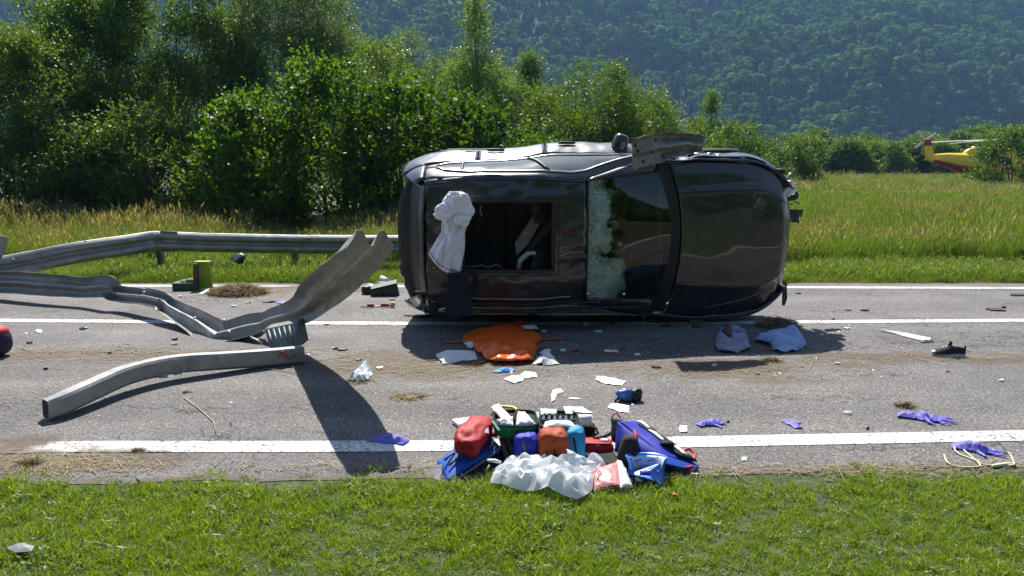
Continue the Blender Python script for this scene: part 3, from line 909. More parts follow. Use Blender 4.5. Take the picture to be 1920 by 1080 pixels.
# ------------------------------------------------------------ mountain
def mz(x, y):
    y0 = 455 + 25 * math.sin(x / 140) + 18 * math.sin(x / 57 + 1)
    d = y - y0
    if d < 0: return 0.0
    z = d * .60 * min(1.0, .55 + d / 160)
    z += min(1, d / 60) * (9 * math.sin(x / 60 + d / 90 + 1.1 * math.sin(d / 55)) + 15 * fbm((x / 110, y / 150, 0), 3, 20) + 6 * fbm((x / 35, y / 45, 0), 2, 21))
    return max(0, z)
def build_mountain():
    xs = np.linspace(-700, 700, 141); ys = np.linspace(430, 920, 60)
    m, nt, b = mat_new('forest_floor')
    c = ramp(nt, noise_tex(nt, coords(nt), .06, 5), [(0.35, (0.014, 0.028, 0.010)), (0.7, (0.04, 0.07, 0.022))])
    nt.links.new(c, b.inputs['Base Color']); b.inputs['Roughness'].default_value = .95
    tag(grid('mountain_slope', 1, 1, lambda u, v: (u, v, mz(u, v) - .05), m, us=list(xs), vs=list(ys)), kind='structure')
    LM = leafy('mountain_leaves', [(0.015, 0.05, 0.010), (0.04, 0.11, 0.014), (0.09, 0.19, 0.020), (0.16, 0.28, 0.030)], .35, .75, .12)
    LC = leafy('conifer_leaves', [(0.014, 0.032, 0.014), (0.028, 0.052, 0.020), (0.04, 0.07, 0.028)], .2, .6, .25)
    ps = []
    for k in range(5):
        r = np.random.default_rng(90 + k)
        n = 420
        if k < 4:
            nc = 7
            cc = np.stack([r.uniform(-2.3, 2.3, nc), r.uniform(-2.3, 2.3, nc), r.uniform(2.6, 6.4, nc)], 1); cc[0] = (0, 0, 6.4)
            cr = r.uniform(1.0, 2.2, nc)
            ci = r.integers(0, nc, n)
            d = r.normal(0, 1, (n, 3)); d[:, 2] += .35; d /= np.linalg.norm(d, axis=1)[:, None]
            c = cc[ci] + d * cr[ci][:, None]
            nn = d + r.normal(0, .28, (n, 3))
        else:
            t = r.uniform(0, 1, n) ** .7; a = r.uniform(0, 6.28, n)
            rad = 2.1 * (1 - t) + .15
            c = np.stack([np.cos(a) * rad, np.sin(a) * rad, 1 + 9 * t], 1)
            d = np.stack([np.cos(a), np.sin(a), np.full(n, .4)], 1); nn = d + r.normal(0, .4, (n, 3))
        nn /= np.linalg.norm(nn, axis=1)[:, None]
        a_ = np.cross(nn, r.normal(0, 1, (n, 3))); a_ /= np.linalg.norm(a_, axis=1)[:, None]
        b_ = np.cross(nn, a_)
        s = r.uniform(.4, .85, (n, 1))
        V = np.stack([c - a_ * s, c + b_ * s, c + a_ * s, c - b_ * s], 1)
        me = quads_mesh('crown', V); set_attr(me, 'rnd', np.clip(r.normal(.5, .2, n), 0, 1))
        ps.append(proto('k%d' % k, me, LM if k < 4 else LC))
    pts, S, I = [], [], []
    step = 6.6
    y = 448.0
    while y < 800:
        x = -y * .88 - 30
        while x < y * .70 + 30:
            X = x + rng.uniform(-2.4, 2.4); Y = y + rng.uniform(-2.2, 2.2)
            z = mz(X, Y)
            if z > .2:
                k = fbm((X / 45, Y / 40, 0), 3, 25)
                s = rng.uniform(.65, 1.6) * (1.0 + .35 * k) * (1.35 if rng.uniform() < .05 else 1)
                con = k < -.28 and rng.uniform() < .45 or rng.uniform() < .02
                pts.append((X, Y, z - 1.2)); S.append((s, s, s * rng.uniform(.8, 1.15))); I.append(4 if con else int(rng.integers(0, 4)))
            x += step
        y += step
    n = len(pts)
    tag(scatter('mountain_forest', np.array(pts), rng.uniform(0, 6.28, n), S, rng.normal(0, .05, (n, 2)), I, ps),
        'dense broadleaf forest covering the blue-hazed mountainside', 'forest', kind='stuff')
    # the wooded valley side behind the viewpoint, seen mirrored in the car paint
    pts, S = [], []
    for i in range(1500):
        X = rng.uniform(-120, 120); Y = -26 - 70 * rng.uniform() ** 1.2
        pts.append((X, Y, max(0, (-Y - 30)) * .45 - .5)); s = rng.uniform(.7, 1.2); S.append((s, s, s))
    n = len(pts)
    tag(scatter('wood_behind_viewpoint', np.array(pts), rng.uniform(0, 6.28, n), S, rng.normal(0, .05, (n, 2)), rng.integers(0, 5, n), ps),
        'wooded bank behind the viewpoint, mirrored darkly in the car bonnet', 'forest', kind='stuff')
    tag(grid('bank_behind_viewpoint', 1, 1, lambda u, v: (u, v, max(0, (-v - 30)) * .45 - .02), m, us=[-150, 0, 150], vs=[-110, -60, -30, -24]), kind='structure')
build_mountain()

HAZE = 0.00025
hm = bpy.data.materials.new('air'); hm.use_nodes = True
hnt = hm.node_tree; hnt.nodes.clear()
ho = hnt.nodes.new('ShaderNodeOutputMaterial'); hv = hnt.nodes.new('ShaderNodeVolumePrincipled')
hv.inputs['Color'].default_value = (0.32, 0.58, 1.0, 1)
hv.inputs['Density'].default_value = HAZE
hv.inputs['Density Attribute'].default_value = ''
hv.inputs['Anisotropy'].default_value = 0.1
hnt.links.new(hv.outputs[0], ho.inputs['Volume'])
hm.cycles.homogeneous_volume = True
tag(box('haze', (0, 350, 170), (1520, 1220, 342.4), hm, bevel=0), kind='stuff')
# ============================================================ THE CAR, lying on its right side, roof towards the camera
def m_paint():
    m, nt, b = mat_new('car_paint')
    v = coords(nt)
    f = noise_tex(nt, v, 2.5, 5, .6)
    c = ramp(nt, f, [(0.3, (0.010, 0.011, 0.017)), (0.7, (0.022, 0.022, 0.030))])
    dust_sheen = ramp(nt, noise_tex(nt, v, 9, 6, .7), [(0.45, (0.02, .02, .02)), (0.75, (.30, .30, .30))])
    c = mix(nt, dust_sheen, c, (0.10, 0.085, 0.07))
    # scratches
    sc = noise_tex(nt, coords(nt, (3, 60, 60)), 1.6, 3, .6)
    sk = ramp(nt, sc, [(0.66, (0, 0, 0)), (0.70, (.5, .5, .5))])
    gate = ramp(nt, noise_tex(nt, v, 1.7, 2), [(0.5, (0, 0, 0)), (0.62, (1, 1, 1))])
    c = mix(nt, mix(nt, 1.0, sk, gate, 'MULTIPLY'), c, (0.16, 0.155, 0.15))
    nt.links.new(c, b.inputs['Base Color'])
    b.inputs['Metallic'].default_value = 0.35
    r = ramp(nt, noise_tex(nt, v, 5, 5), [(0.3, (.28, .28, .28)), (0.75, (.48, .48, .48))])
    nt.links.new(r, b.inputs['Roughness'])
    b.inputs['Coat Weight'].default_value = 1.0
    b.inputs['Coat Roughness'].default_value = 0.045
    bump(nt, b, noise_tex(nt, v, 3.2, 4), .16, .03)
    return m
M_PAINT = m_paint()
M_BLACK = simple('black_plastic', (0.012, 0.012, 0.013), .5, var=.3, scale=8, bmp=.2)
M_RUBBER = simple('tyre_rubber', (0.014, 0.014, 0.014), .8, var=.2, scale=10)
M_TRIMDARK = simple('dark_interior', (0.010, 0.010, 0.011), .9, var=.2, scale=6, bmp=.1, spec=.2)
M_SEAT = simple('seat_fabric', (0.05, 0.048, 0.045), .95, var=.3, scale=20, weave=True)
M_BEIGE = simple('torn_headliner', (0.30, 0.27, 0.24), .9, var=.3, scale=12, dirt=.6)
M_CHROME = simple('chrome', (0.8, 0.8, 0.82), .24, 1.0, var=.05, bmp=.05)
M_METAL = simple('broken_metal', (0.42, 0.42, 0.43), .4, .9, var=.4, scale=20, bmp=.5, bdist=.01)
M_REDRUB = simple('red_brown_seal', (0.045, 0.014, 0.010), .7, var=.6, scale=14, dirt=.7, dirtcol=(.02, .015, .014))
M_ORSTAIN = simple('orange_smear', (0.20, 0.035, 0.016), .6, var=.5, scale=14, dirt=.9, dirtcol=(.03, .02, .02))
nt = M_ORSTAIN.node_tree
nt.links.new(ramp(nt, noise_tex(nt, coords(nt, (1, 2.5, 1)), 16, 5, .75), [(.48, (0, 0, 0)), (.6, (.9, .9, .9))]), nt.nodes['Principled BSDF'].inputs['Alpha'])
M_RIM = simple('wheel_alloy', (0.45, 0.45, 0.46), .35, .8)
M_AIRBAG = simple('airbag_cloth', (0.75, 0.84, 0.78), .9, var=.08, scale=5, bmp=.4, bdist=.02, weave=True)

def glass_mat(name, shatter, dust_sheen=0.0):
    m, nt, b = mat_new(name)
    nt.nodes.remove(b)
    out = nt.nodes['Material Output']
    fr = nd(nt, 'ShaderNodeFresnel'); fr.inputs['IOR'].default_value = 2.0 if dust_sheen else 1.6
    gl = nd(nt, 'ShaderNodeBsdfGlossy'); gl.inputs['Roughness'].default_value = 0.09 if dust_sheen else 0.02; gl.inputs['Color'].default_value = (1, 1, 1, 1)
    tr = nd(nt, 'ShaderNodeBsdfTransparent'); tr.inputs['Color'].default_value = (0.74, 0.86, 0.78, 1)
    ms = nd(nt, 'ShaderNodeMixShader')
    nt.links.new(fr.outputs[0], ms.inputs[0]); nt.links.new(tr.outputs[0], ms.inputs[1]); nt.links.new(gl.outputs[0], ms.inputs[2])
    last = ms.outputs[0]
    if shatter:
        v = coords(nt)
        at = nd(nt, 'ShaderNodeAttribute', attribute_name='shatter')
        vo = nd(nt, 'ShaderNodeTexVoronoi', feature='DISTANCE_TO_EDGE'); vo.inputs['Scale'].default_value = 38
        nt.links.new(v, vo.inputs['Vector'])
        ln = ramp(nt, vo.outputs['Distance'], [(0.0, (1, 1, 1)), (0.12, (.15, .15, .15))])
        n1 = noise_tex(nt, v, 7, 5, .7)
        a = math_n(nt, 'ADD', at.outputs['Fac'], math_n(nt, 'SUBTRACT', n1, .55))
        am = ramp(nt, a, [(0.18, (0, 0, 0)), (0.6, (.85, .85, .85))])
        k = mix(nt, 1.0, am, ln, 'MULTIPLY')
        df = nd(nt, 'ShaderNodeBsdfDiffuse'); df.inputs['Color'].default_value = (.50, .62, .56, 1)
        m2 = nd(nt, 'ShaderNodeMixShader')
        nt.links.new(k, m2.inputs[0]); nt.links.new(last, m2.inputs[1]); nt.links.new(df.outputs[0], m2.inputs[2])
        last = m2.outputs[0]
    if dust_sheen:  # grey film: dust whose pale tone stands in for weak sky reflection
        df = nd(nt, 'ShaderNodeBsdfDiffuse'); df.inputs['Color'].default_value = (.34, .40, .42, 1)
        m2 = nd(nt, 'ShaderNodeMixShader')
        nt.links.new(ramp(nt, noise_tex(nt, coords(nt), 3, 5, .6), [(.3, (dust_sheen * .5,) * 3), (.7, (dust_sheen * 1.3,) * 3)]), m2.inputs[0])
        nt.links.new(last, m2.inputs[1]); nt.links.new(df.outputs[0], m2.inputs[2]); last = m2.outputs[0]
    nt.links.new(last, out.inputs['Surface'])
    return m
M_GLASS = glass_mat('window_glass', False, .34)
M_WSHIELD = glass_mat('cracked_windscreen', True)

car = empty('overturned_car', (0, 9.22, 0.972), (R(91.5), 0, R(-0.6)),
            'dark grey hatchback lying on its side, roof facing the viewer with a cut-open sunroof', 'car')
XR, XF = -1.14, 2.965           # rear and front ends (local x)
def W(x):                      # half width of the body in plan
    w = 0.955 - 0.015 * abs(x - .6)
    if x < -0.35:
        t = max(0, min(1, (-0.35 - x) / (-.35 - XR))); w *= (1 - 0.15 * t ** 3.6)
    if x > 2.2:
        t = min(1, (x - 2.2) / (XF - 2.2)); w *= (1 - .36 * t ** 3.4)
    return w
def crush_in(x):              # the upper side is pushed in ahead of and behind the front door
    return .085 * max(0, min(1, (x - 1.25) / .5)) + .065 * max(0, min(1, (.45 - x) / .6)) + .008 * fbm((x * 2.5, 0, 0), 2, 30)
def belt(x):                   # height of the window line / fender crest
    if x < 1.5: return 0.93 + 0.05 * max(0, -x) 
    t = (x - 1.5) / 1.5
    return 0.93 - 0.17 * t ** 1.6
def WB(x):                     # half width at the belt
    return W(x) - (0.115 if x < 1.4 else 0.115 - 0.07 * min(1, (x - 1.4) / .5))
SIDE = [(0.0, 0.0), (.08, .30), (.20, .62), (.35, .86), (.5, 1.0), (.62, .96), (.72, .98), (.86, .93), (1.0, .72)]
def side_pt(x, t, s):
    zb = belt(x); zs = 0.22 + .05 * max(0, (x - 2.2))
    k = float(np.interp(t, [a for a, b in SIDE], [b for a, b in SIDE]))
    u = WB(x) + (W(x) - WB(x)) * k if t < .5 else W(x) * (1 - (1 - k) * .28)
    z = zb + (zs - zb) * t
    dent = 0.0
    if s < 0: dent = .035 * max(0, fbm((x * 1.6, z * 2, 1), 3, 31)) 
    else:
        dent = .014 * fbm((x * 2.2, z * 3, 1), 3, 33) + (.05 * max(0, fbm((x * 4, z * 5, 2), 3, 34)) if x > 1.7 else 0)
    if s > 0: dent += crush_in(x)
    return Vector((x, s * (u - dent), z))
WHEELS = [(-0.42, .31), (2.18, .31)]
def in_arch(x, t):
    z = belt(x) + (0.22 - belt(x)) * t
    return any((x - wx) ** 2 + (z - wz) ** 2 < .36 ** 2 for wx, wz in WHEELS)
def body_side(s, x0, x1, name, skip=True, n=None):
    n = n or max(4, int((x1 - x0) / .035))
    xs = [x0 + (x1 - x0) * i / n for i in range(n + 1)]
    ts = [i / 22 for i in range(23)]
    o = grid(name, 1, 1, lambda x, t: side_pt(x, t, s), M_PAINT, car, us=xs, vs=ts, skip=(in_arch if skip else None), th=0)
    md = o.modifiers.new('thickness', 'SOLIDIFY'); md.thickness = .008; md.offset = -1 if s < 0 else 1
    return o
for s in (1, -1):
    body_side(s, XR + .02, -.345, 'rear_quarter_panel')
    rd = body_side(s, -.335, .345, 'rear_door')
    fd = body_side(s, .355, 1.42, 'front_door')
    body_side(s, 1.43, 2.97, 'front_fender')
    for (dr, hx) in ((rd, -.16), (fd, .58)):
        hb = softbox('door_handle', Vector((hx, s * (W(hx) + .0 - (crush_in(hx) if s > 0 else 0)), .74)), (.18, .030, .03), M_PAINT if hx < 0 else M_BLACK, dr, e=.4, n=5)
    for wx, wz in WHEELS:
        pts = [Vector((wx + .36 * math.cos(a), s * (W(wx) - .012 - (crush_in(wx) if s > 0 else 0)), wz + .36 * math.sin(a))) for a in [math.pi * i / 14 for i in range(15)]]
        tube('arch_lip', pts, .012, M_BLACK, car, n=6)
    # sill
    box('sill', (0.88, s * .80, .22), (2.0, .08, .10), M_BLACK, car, bevel=.02)
# roof ---------------------------------------------------------
def rail_u(x): return float(np.interp(x, [-1.05, -.8, -.3, .3, .75], [.56, .60, .645, .645, .615]))
def rail_z(x): return float(np.interp(x, [-1.05, -.8, -.3, .3, .75], [1.24, 1.31, 1.375, 1.375, 1.30]))
def roof_z(x): return float(np.interp(x, [-1.05, -.8, -.3, .3, .75], [1.30, 1.375, 1.445, 1.445, 1.365]))
def roof_pt(x, v):             # v -1..1
    ru, rz, cz = rail_u(x), rail_z(x), roof_z(x)
    z = rz + (cz - rz) * (1 - abs(v) ** 2.8)
    z += .016 * fbm((x * 3, v * 2, 0), 3, 41) - .020 * max(0, fbm((x * 4.5, v * 3.5, 9), 2, 43)) - (.03 * max(0, fbm((x * 3, v * 3, 5), 3, 42)) if v < -.3 else 0)
    return Vector((x, v * ru, z))
HX0, HX1, HV0, HV1 = -.46, .42, -.46, .61
nx = [-.86 + .0475 * i for i in range(35)]
nx = sorted(set([round(x, 4) for x in nx if min(abs(x - HX0), abs(x - HX1)) > .02] + [HX0, HX1, .75]))
nv = [-1 + i / 22 for i in range(45)]
nv = sorted(set([round(v, 4) for v in nv if min(abs(v - HV0), abs(v - HV1)) > .02] + [HV0, HV1]))
nx = [x for x in nx if x <= .7501]
roof = grid('roof', 1, 1, roof_pt, M_PAINT, car, us=nx, vs=nv, skip=lambda x, v: HX0 < x < HX1 and HV0 < v < HV1, th=.01)
# bare frame of the sunroof opening, the lower and front bars rust-red
def rim(name, a, b_, mat, w=.02, n=14):
    pts = [roof_pt(a[0] + (b_[0] - a[0]) * i / n, a[1] + (b_[1] - a[1]) * i / n) + Vector((0, .004 * fbm((i * .7, 0, 0), 2, 4), -.006)) for i in range(n + 1)]
    return tube(name, pts, w, mat, roof, n=6)
rim('sunroof_frame_bar', (HX0, HV1), (HX1, HV1), M_BLACK, .016)
rim('sunroof_frame_bar', (HX0, HV0), (HX1, HV0), M_REDRUB, .018)
rim('sunroof_frame_bar', (HX1, HV0), (HX1, HV1), M_REDRUB, .018)
rim('sunroof_frame_bar', (HX0, HV0), (HX0, HV1), M_BLACK, .012)
# shallow outline of the glass panel recess just outside the opening
for a, b_, m_ in (((HX1 + .055, HV0 - .03), (HX1 + .055, HV1 + .03), M_BLACK), ((HX0 - .02, HV1 + .05), (HX1 + .05, HV1 + .05), M_BLACK), ((HX0, HV0 - .06), (HX1 + .05, HV0 - .06), M_BLACK)):
    pts = [roof_pt(a[0] + (b_[0] - a[0]) * i / 12, a[1] + (b_[1] - a[1]) * i / 12) + Vector((0, 0, .001)) for i in range(13)]
    tube('roof_seam', pts, .006, m_, roof, n=5)
tube('roof_seam', [roof_pt(-.66 + .03 * math.sin(i * .3), .95 - .62 * i / 12) + Vector((0, 0, .001)) for i in range(13)], .005, M_BLACK, roof, n=5)
for s_, x0, x1 in ((1, -.85, .72), (-1, -.85, .72)):
    pts = [roof_pt(x0 + (x1 - x0) * i / 18, s_ * .93) + Vector((0, 0, .004)) for i in range(19)]
    tube('drip_moulding', pts, .007, M_BLACK, roof, n=5)
# orange smears left by the rescue tools
for k, (cx, cv, L_, w_) in enumerate(((.58, .14, .16, .05), (.50, -.72, .20, .06), (.66, -.05, .09, .035), (.30, -.66, .12, .03))):
    def sm(u, v, cx=cx, cv=cv, L_=L_, w_=w_, k=k):
        a = u * 6.283
        r_ = v * (1 + .35 * fbm((math.cos(a) * 1.5, math.sin(a) * 1.5, k), 2, 5))
        return roof_pt(min(.745, cx + math.cos(a) * L_ / 2 * r_), cv + math.sin(a) * w_ / .64 * r_) + Vector((0, 0, .004))
    grid('orange_smear', 20, 3, sm, M_ORSTAIN, roof)
# windscreen --------------------------------------------------
def ws_pt(u, v):               # u 0 header..1 cowl, v -1..1
    x0 = .765; x1 = 1.50 + .15 * (1 - v * v)
    x = x0 + (x1 - x0) * u
    hw = .61 + .07 * u
    z = 1.355 + (0.985 - 1.355) * u + .055 * math.sin(math.pi * u) * .6 - .05 * (abs(v) ** 2.5) * (1 - .3 * u)
    z -= .06 * math.exp(-((u - .16) / .15) ** 2) * max(0, .45 + 1.2 * fbm((u * 4, v * 2.6, 0), 3, 55)) * (1 - abs(v) ** 6)
    return Vector((x, v * hw * .97, z))
ws = grid('windscreen', 24, 36, lambda u, v: ws_pt(u, v * 2 - 1), M_WSHIELD, car)
sh = []
for i in range(25):
    for j in range(37):
        u = i / 24; v = j / 18 - 1
        a = max(0, 1 - u / (.26 + .45 * max(0, fbm((0, v * 2.5, 0), 3, 56)))) * .9 + .10 * max(0, 1 - u / .6)
        a = max(a, .8 * max(0, 1 - math.hypot((u - .1) / .5, (v + .62) / .35)))
        a = max(a, .95 * max(0, 1 - math.hypot((u - .06) / .22, (v + .03) / .22)))
        sh.append(a)
set_attr(ws.data, 'shatter', sh, 'POINT')
# black surround of the glass
tube('windscreen_seal', [ws_pt(0, -1 + i / 10) + Vector((-.005, 0, .004)) for i in range(21)], .012, M_BLACK, car, n=6)
for s_ in (1, -1):
    tube('windscreen_seal', [ws_pt(i / 10, s_) + Vector((0, s_ * .004, .002)) for i in range(11)], .012, M_BLACK, car, n=6)
    # A pillar
    def ap(u, v, s_=s_):
        a = ws_pt(u, s_); x = a.x
        top = Vector((x, s_ * float(np.interp(u, [0, 1], [rail_u(.75), WB(1.5) - .005])), float(np.interp(u, [0, 1], [rail_z(.75) - .02, belt(1.5) - .0]))))
        p = a.lerp(top, v); p.z += .02 * math.sin(math.pi * v)
        return p
    grid('windscreen_pillar', 14, 5, ap, M_PAINT, car, th=.01)
# cowl
def cowl_pt(u, v):
    y = v * 2 - 1
    a = ws_pt(1, y); e = hood_pt(0, y) + Vector((-.012, 0, -.03))
    return a.lerp(e, u) + Vector((0, 0, -.012 * math.sin(math.pi * u)))
# bonnet ------------------------------------------------------
def hood_pt(u, v):             # u 0 rear .. 1 nose, v -1..1
    x0 = 1.62 + .14 * (1 - v * v); x1 = XF - .02 - .03 * v * v
    x = x0 + (x1 - x0) * u
    hw = WB(x) - .035 - .02 * u
    if v > 0: hw -= crush_in(x)
    y = v * hw
    z = 1.005 - .03 * u - .17 * u ** 2.4 - .065 * abs(v) ** 3
    z -= .05 * max(0, u - .93) / .07
    crease = abs(abs(v) - (.60 + .10 * u))
    z += .012 * math.exp(-(crease / .035) ** 2) + .008 * (1 if abs(v) < .60 + .1 * u else 0)
    z += .006 * fbm((x * 2.2, y * 2.2, 0), 2, 51)
    if v > .25 and u > .55: z -= .018 * math.exp(-(((u - .72) / .05) ** 2 + ((v - .40) / .12) ** 2)) * (1 + fbm((x * 18, y * 18, 1), 2, 52))
    return Vector((x, y, z))
hood = grid('bonnet', 46, 60, lambda u, v: hood_pt(u, v * 2 - 1), M_PAINT, car, th=.012)
grid('cowl', 4, 40, cowl_pt, M_BLACK, car)
# strip between bonnet edge and fender crest
for s_ in (1, -1):
    def ft(u, v, s_=s_):
        x = 1.46 + (2.95 - 1.46) * u
        uu = max(0, min(1, (x - 1.62) / (XF - .05 - 1.62)))
        hx = hood_pt(uu, s_)
        inn = Vector((x, s_ * (abs(hx.y) + .006), hx.z - .004))
        return inn.lerp(Vector((x, s_ * (WB(x) - (crush_in(x) if s_ > 0 else 0)), belt(x))), v) + Vector((0, 0, .022 * math.sin(math.pi * v)))
    grid('fender_top', 40, 6, ft, M_PAINT, car, th=.006)
for k_, q_ in enumerate((((.66, .33), (.68, .36), (.665, .39), (.69, .42)), ((.63, .27), (.655, .30), (.64, .33)), ((.70, .36), (.685, .395), (.71, .43)), ((.64, .42), (.66, .45), (.655, .49)))):
    tube('scrape_mark', [hood_pt(a_, b_ + .12) + Vector((0, 0, .002)) for a_, b_ in q_], .004, M_METAL, hood, n=4)
# nose: grille opening and what is left of the bumper
def nose(u, v):
    y = (v * 2 - 1)
    t = u
    top = hood_pt(1, y)
    z = top.z + (0.30 - top.z) * t
    x = top.x + .03 * math.sin(math.pi * t) - .06 * t
    return Vector((x, top.y * (1 - .04 * t), z))
grid('front_end', 8, 30, nose, M_BLACK, car, th=.01)
for z_ in (.66, .60, .54):
    tube('grille_bar', [Vector((XF + .005 - .25 * abs(y) ** 3, y * .5, z_)) for y in [i / 6 - 1 for i in range(13)]], .008, M_CHROME, car, n=5)
# chrome and torn parts hanging at the upper front corner: headlamp shell, brackets, stalk
def cp(x, y, Y):               # photo point -> car local
    return car_inv @ P(x, y, Y)
bpy.context.view_layer.update()
car_inv = Matrix.LocRotScale(car.location, car.rotation_euler.to_quaternion(), None).inverted()
M_LAMP = simple('lamp_reflector', (.7, .7, .72), .2, .9, var=.2, bmp=.5, bdist=.01, scale=18)
softbox('headlamp_remains', cp(1474, 352, 8.75), (.17, .16, .13), M_LAMP, car, e=.7, n=6, lump=.03, seed=2, freq=14)
tube('bent_bracket', [cp(1448, 334, 8.8), cp(1462, 330, 8.8), cp(1466, 324, 8.8), cp(1460, 344, 8.8), cp(1457, 356, 8.8)], .012, M_BLACK, car, n=5)
tube('bent_bracket', [cp(1471, 344, 8.75), cp(1474, 335, 8.75), cp(1480, 327, 8.75), cp(1484, 325, 8.75)], [.006, .008, .010, .012], M_CHROME, car, n=6)
softbox('torn_radiator_mount', cp(1482, 368, 8.8), (.16, .08, .09), M_BLACK, car, e=.6, n=5, lump=.02, seed=3, freq=16)
tube('bent_bracket', [cp(1468, 372, 8.8), cp(1480, 364, 8.78), cp(1494, 358, 8.78), cp(1497, 366, 8.78), cp(1494, 372, 8.78), cp(1484, 371, 8.78)], .011, M_METAL, car, n=6)
slab('torn_plastic_bracket', [cp(1477, 392, 8.85), cp(1498, 393, 8.9), cp(1506, 392, 8.95), cp(1505, 402, 8.95), cp(1497, 403, 8.9), cp(1499, 416, 8.9), cp(1494, 412, 8.88), cp(1488, 413, 8.88), cp(1478, 404, 8.85)], .03, M_BLACK, car)
tube('torn_wire', [cp(1476, 380, 8.8), cp(1486, 384, 8.8), cp(1490, 378, 8.8), cp(1499, 382, 8.8)], .006, M_BLACK, car, n=5)
softbox('torn_grille_piece', cp(1470, 410, 8.8), (.08, .10, .22), M_BLACK, car, e=.8, n=6, lump=.03, seed=21, freq=14)
softbox('torn_grille_piece', cp(1462, 338, 8.75), (.12, .08, .08), M_METAL, car, e=.9, n=6, lump=.03, seed=22, freq=18)
slab('hanging_trim_strip', [cp(1467, 530, 8.7), cp(1474, 530, 8.72), cp(1475, 560, 8.7), cp(1470, 573, 8.7), cp(1466, 572, 8.7)], .01, M_SEAT, car)
for k in range(7):
    a = 1295 + k * 11
    softbox('torn_fender_edge', cp(a, 292 - (k % 2) * 2 + k * .8, 8.35 + .02 * k), (.07, .045, .05), M_METAL if k % 3 == 1 else M_PAINT, car, e=.8, n=3, lump=.02, seed=k, freq=20)
# side windows -----------------------------------------------
for s_ in (1, -1):
    def gw(x, v, s_=s_, off=0.0):
        ru = float(np.interp(x, [-1.0, .75, 1.48], [rail_u(-1.0), rail_u(.75), WB(1.48) - .02])) if x > .75 or x < -1 else rail_u(x)
        rz = float(np.interp(x, [-1.0, .75, 1.48], [rail_z(-1.0), rail_z(.75), belt(1.48) + .02])) if x > .75 or x < -1 else rail_z(x)
        a = Vector((x, s_ * ru, rz - .01)); b_ = Vector((x, s_ * (WB(x) - (crush_in(x) if s_ > 0 else 0)), belt(x)))
        p = a.lerp(b_, v); p.y += s_ * (.028 * math.sin(math.pi * v) + off)
        return p
    def top_v(x):   # window opening upper/lower limits in v
        lo = float(np.interp(x, [-.76, -.66, -.4, .6, 1.35], [.56, .34, .16, .13, .55]))
        hi = float(np.interp(x, [-.76, -.66, -.4, 1.35], [.62, .80, .92, .93]))
        return lo, hi
    def pane(name, x0, x1, skew0=0, skew1=0, mat=M_GLASS, off=0.0, parent=car):
        def f(u, v):
            xx = x0 + (x1 - x0) * u
            x = xx + (skew0 * (1 - u) + skew1 * u) * (v - .5)
            lo, hi = top_v(x)
            return gw(x, lo + (hi - lo) * v, off=off)
        return grid(name, 16, 8, f, mat, parent)
    pane('quarter_window', -.74, -.50, 0, .0)
    pane('rear_door_window', -.47, .25, 0, -.20)
    pane('front_door_window', .30, 1.32, -.20, 0)
    # painted surround above and below
    def sur(u, v, s_=s_):
        x = -.87 + (1.42 + .87) * u; lo, hi = top_v(x); return gw(x, lo * v - .002)
    grid('roof_rail', 60, 4, sur, M_PAINT, car, th=.008)
    def sur2(u, v):
        x = -.87 + (1.42 + .87) * u; lo, hi = top_v(x); return gw(x, hi + (1.002 - hi) * v)
    grid('window_ledge', 60, 3, sur2, M_PAINT, car, th=.008)
    def chrome_line(w, d, r_, m_):
        pts = []
        for i in range(49):
            x = -.75 + (1.34 + .75) * i / 48
            lo, hi = top_v(x)
            pts.append(gw(x, (lo if w == 0 else hi) + d, off=.006))
        tube('window_chrome', pts, r_, m_, car, n=6)
    chrome_line(0, 0, .0085, M_CHROME); chrome_line(1, 0, .0085, M_CHROME)
    for x_, sk_ in ((.275, -.20), (-.485, 0)):
        pts = [gw(x_ + sk_ * (v - .5), top_v(x_)[0] + (top_v(x_)[1] - top_v(x_)[0]) * v, off=.004) for v in [i / 6 for i in range(7)]]
        tube('window_divider', pts, .018 if sk_ else .010, M_BLACK, car, n=6)
    if s_ == 1:
        o = softbox('headrest_bag', gw(1.0, .5) - Vector((0, .10, 0)), (.32, .05, .12), M_AIRBAG, car, e=.8, n=8, lump=.03, seed=7, freq=14)
    # rear roof pillar
    def cpil(u, v, s_=s_):
        a = gw(-.86, v)
        e = Vector((-.91 - .20 * v ** .7, s_ * (.555 + (.065 if s_ > 0 else .13) * v), 1.29 - .345 * v))
        return a.lerp(e, u) + Vector((0, s_ * .02 * math.sin(math.pi * u), .01))
    grid('rear_pillar', 6, 8, cpil, M_PAINT, car, th=.008)
# mirror (upper side) --------------------------------------------
mr = softbox('wing_mirror', cp(1161, 273, 8.42), (.17, .26, .18), M_PAINT, car, rot=Matrix.Rotation(R(-20), 3, 'Z'), e=.55, n=8, taper=.1)
softbox('mirror_foot', cp(1178, 292, 8.42), (.12, .10, .09), M_BLACK, mr, e=.6, n=4)
softbox('crushed_wing_mirror', cp(1238, 596, 8.45), (.24, .08, .14), M_BLACK, car, e=.8, n=7, lump=.035, seed=4, freq=14)
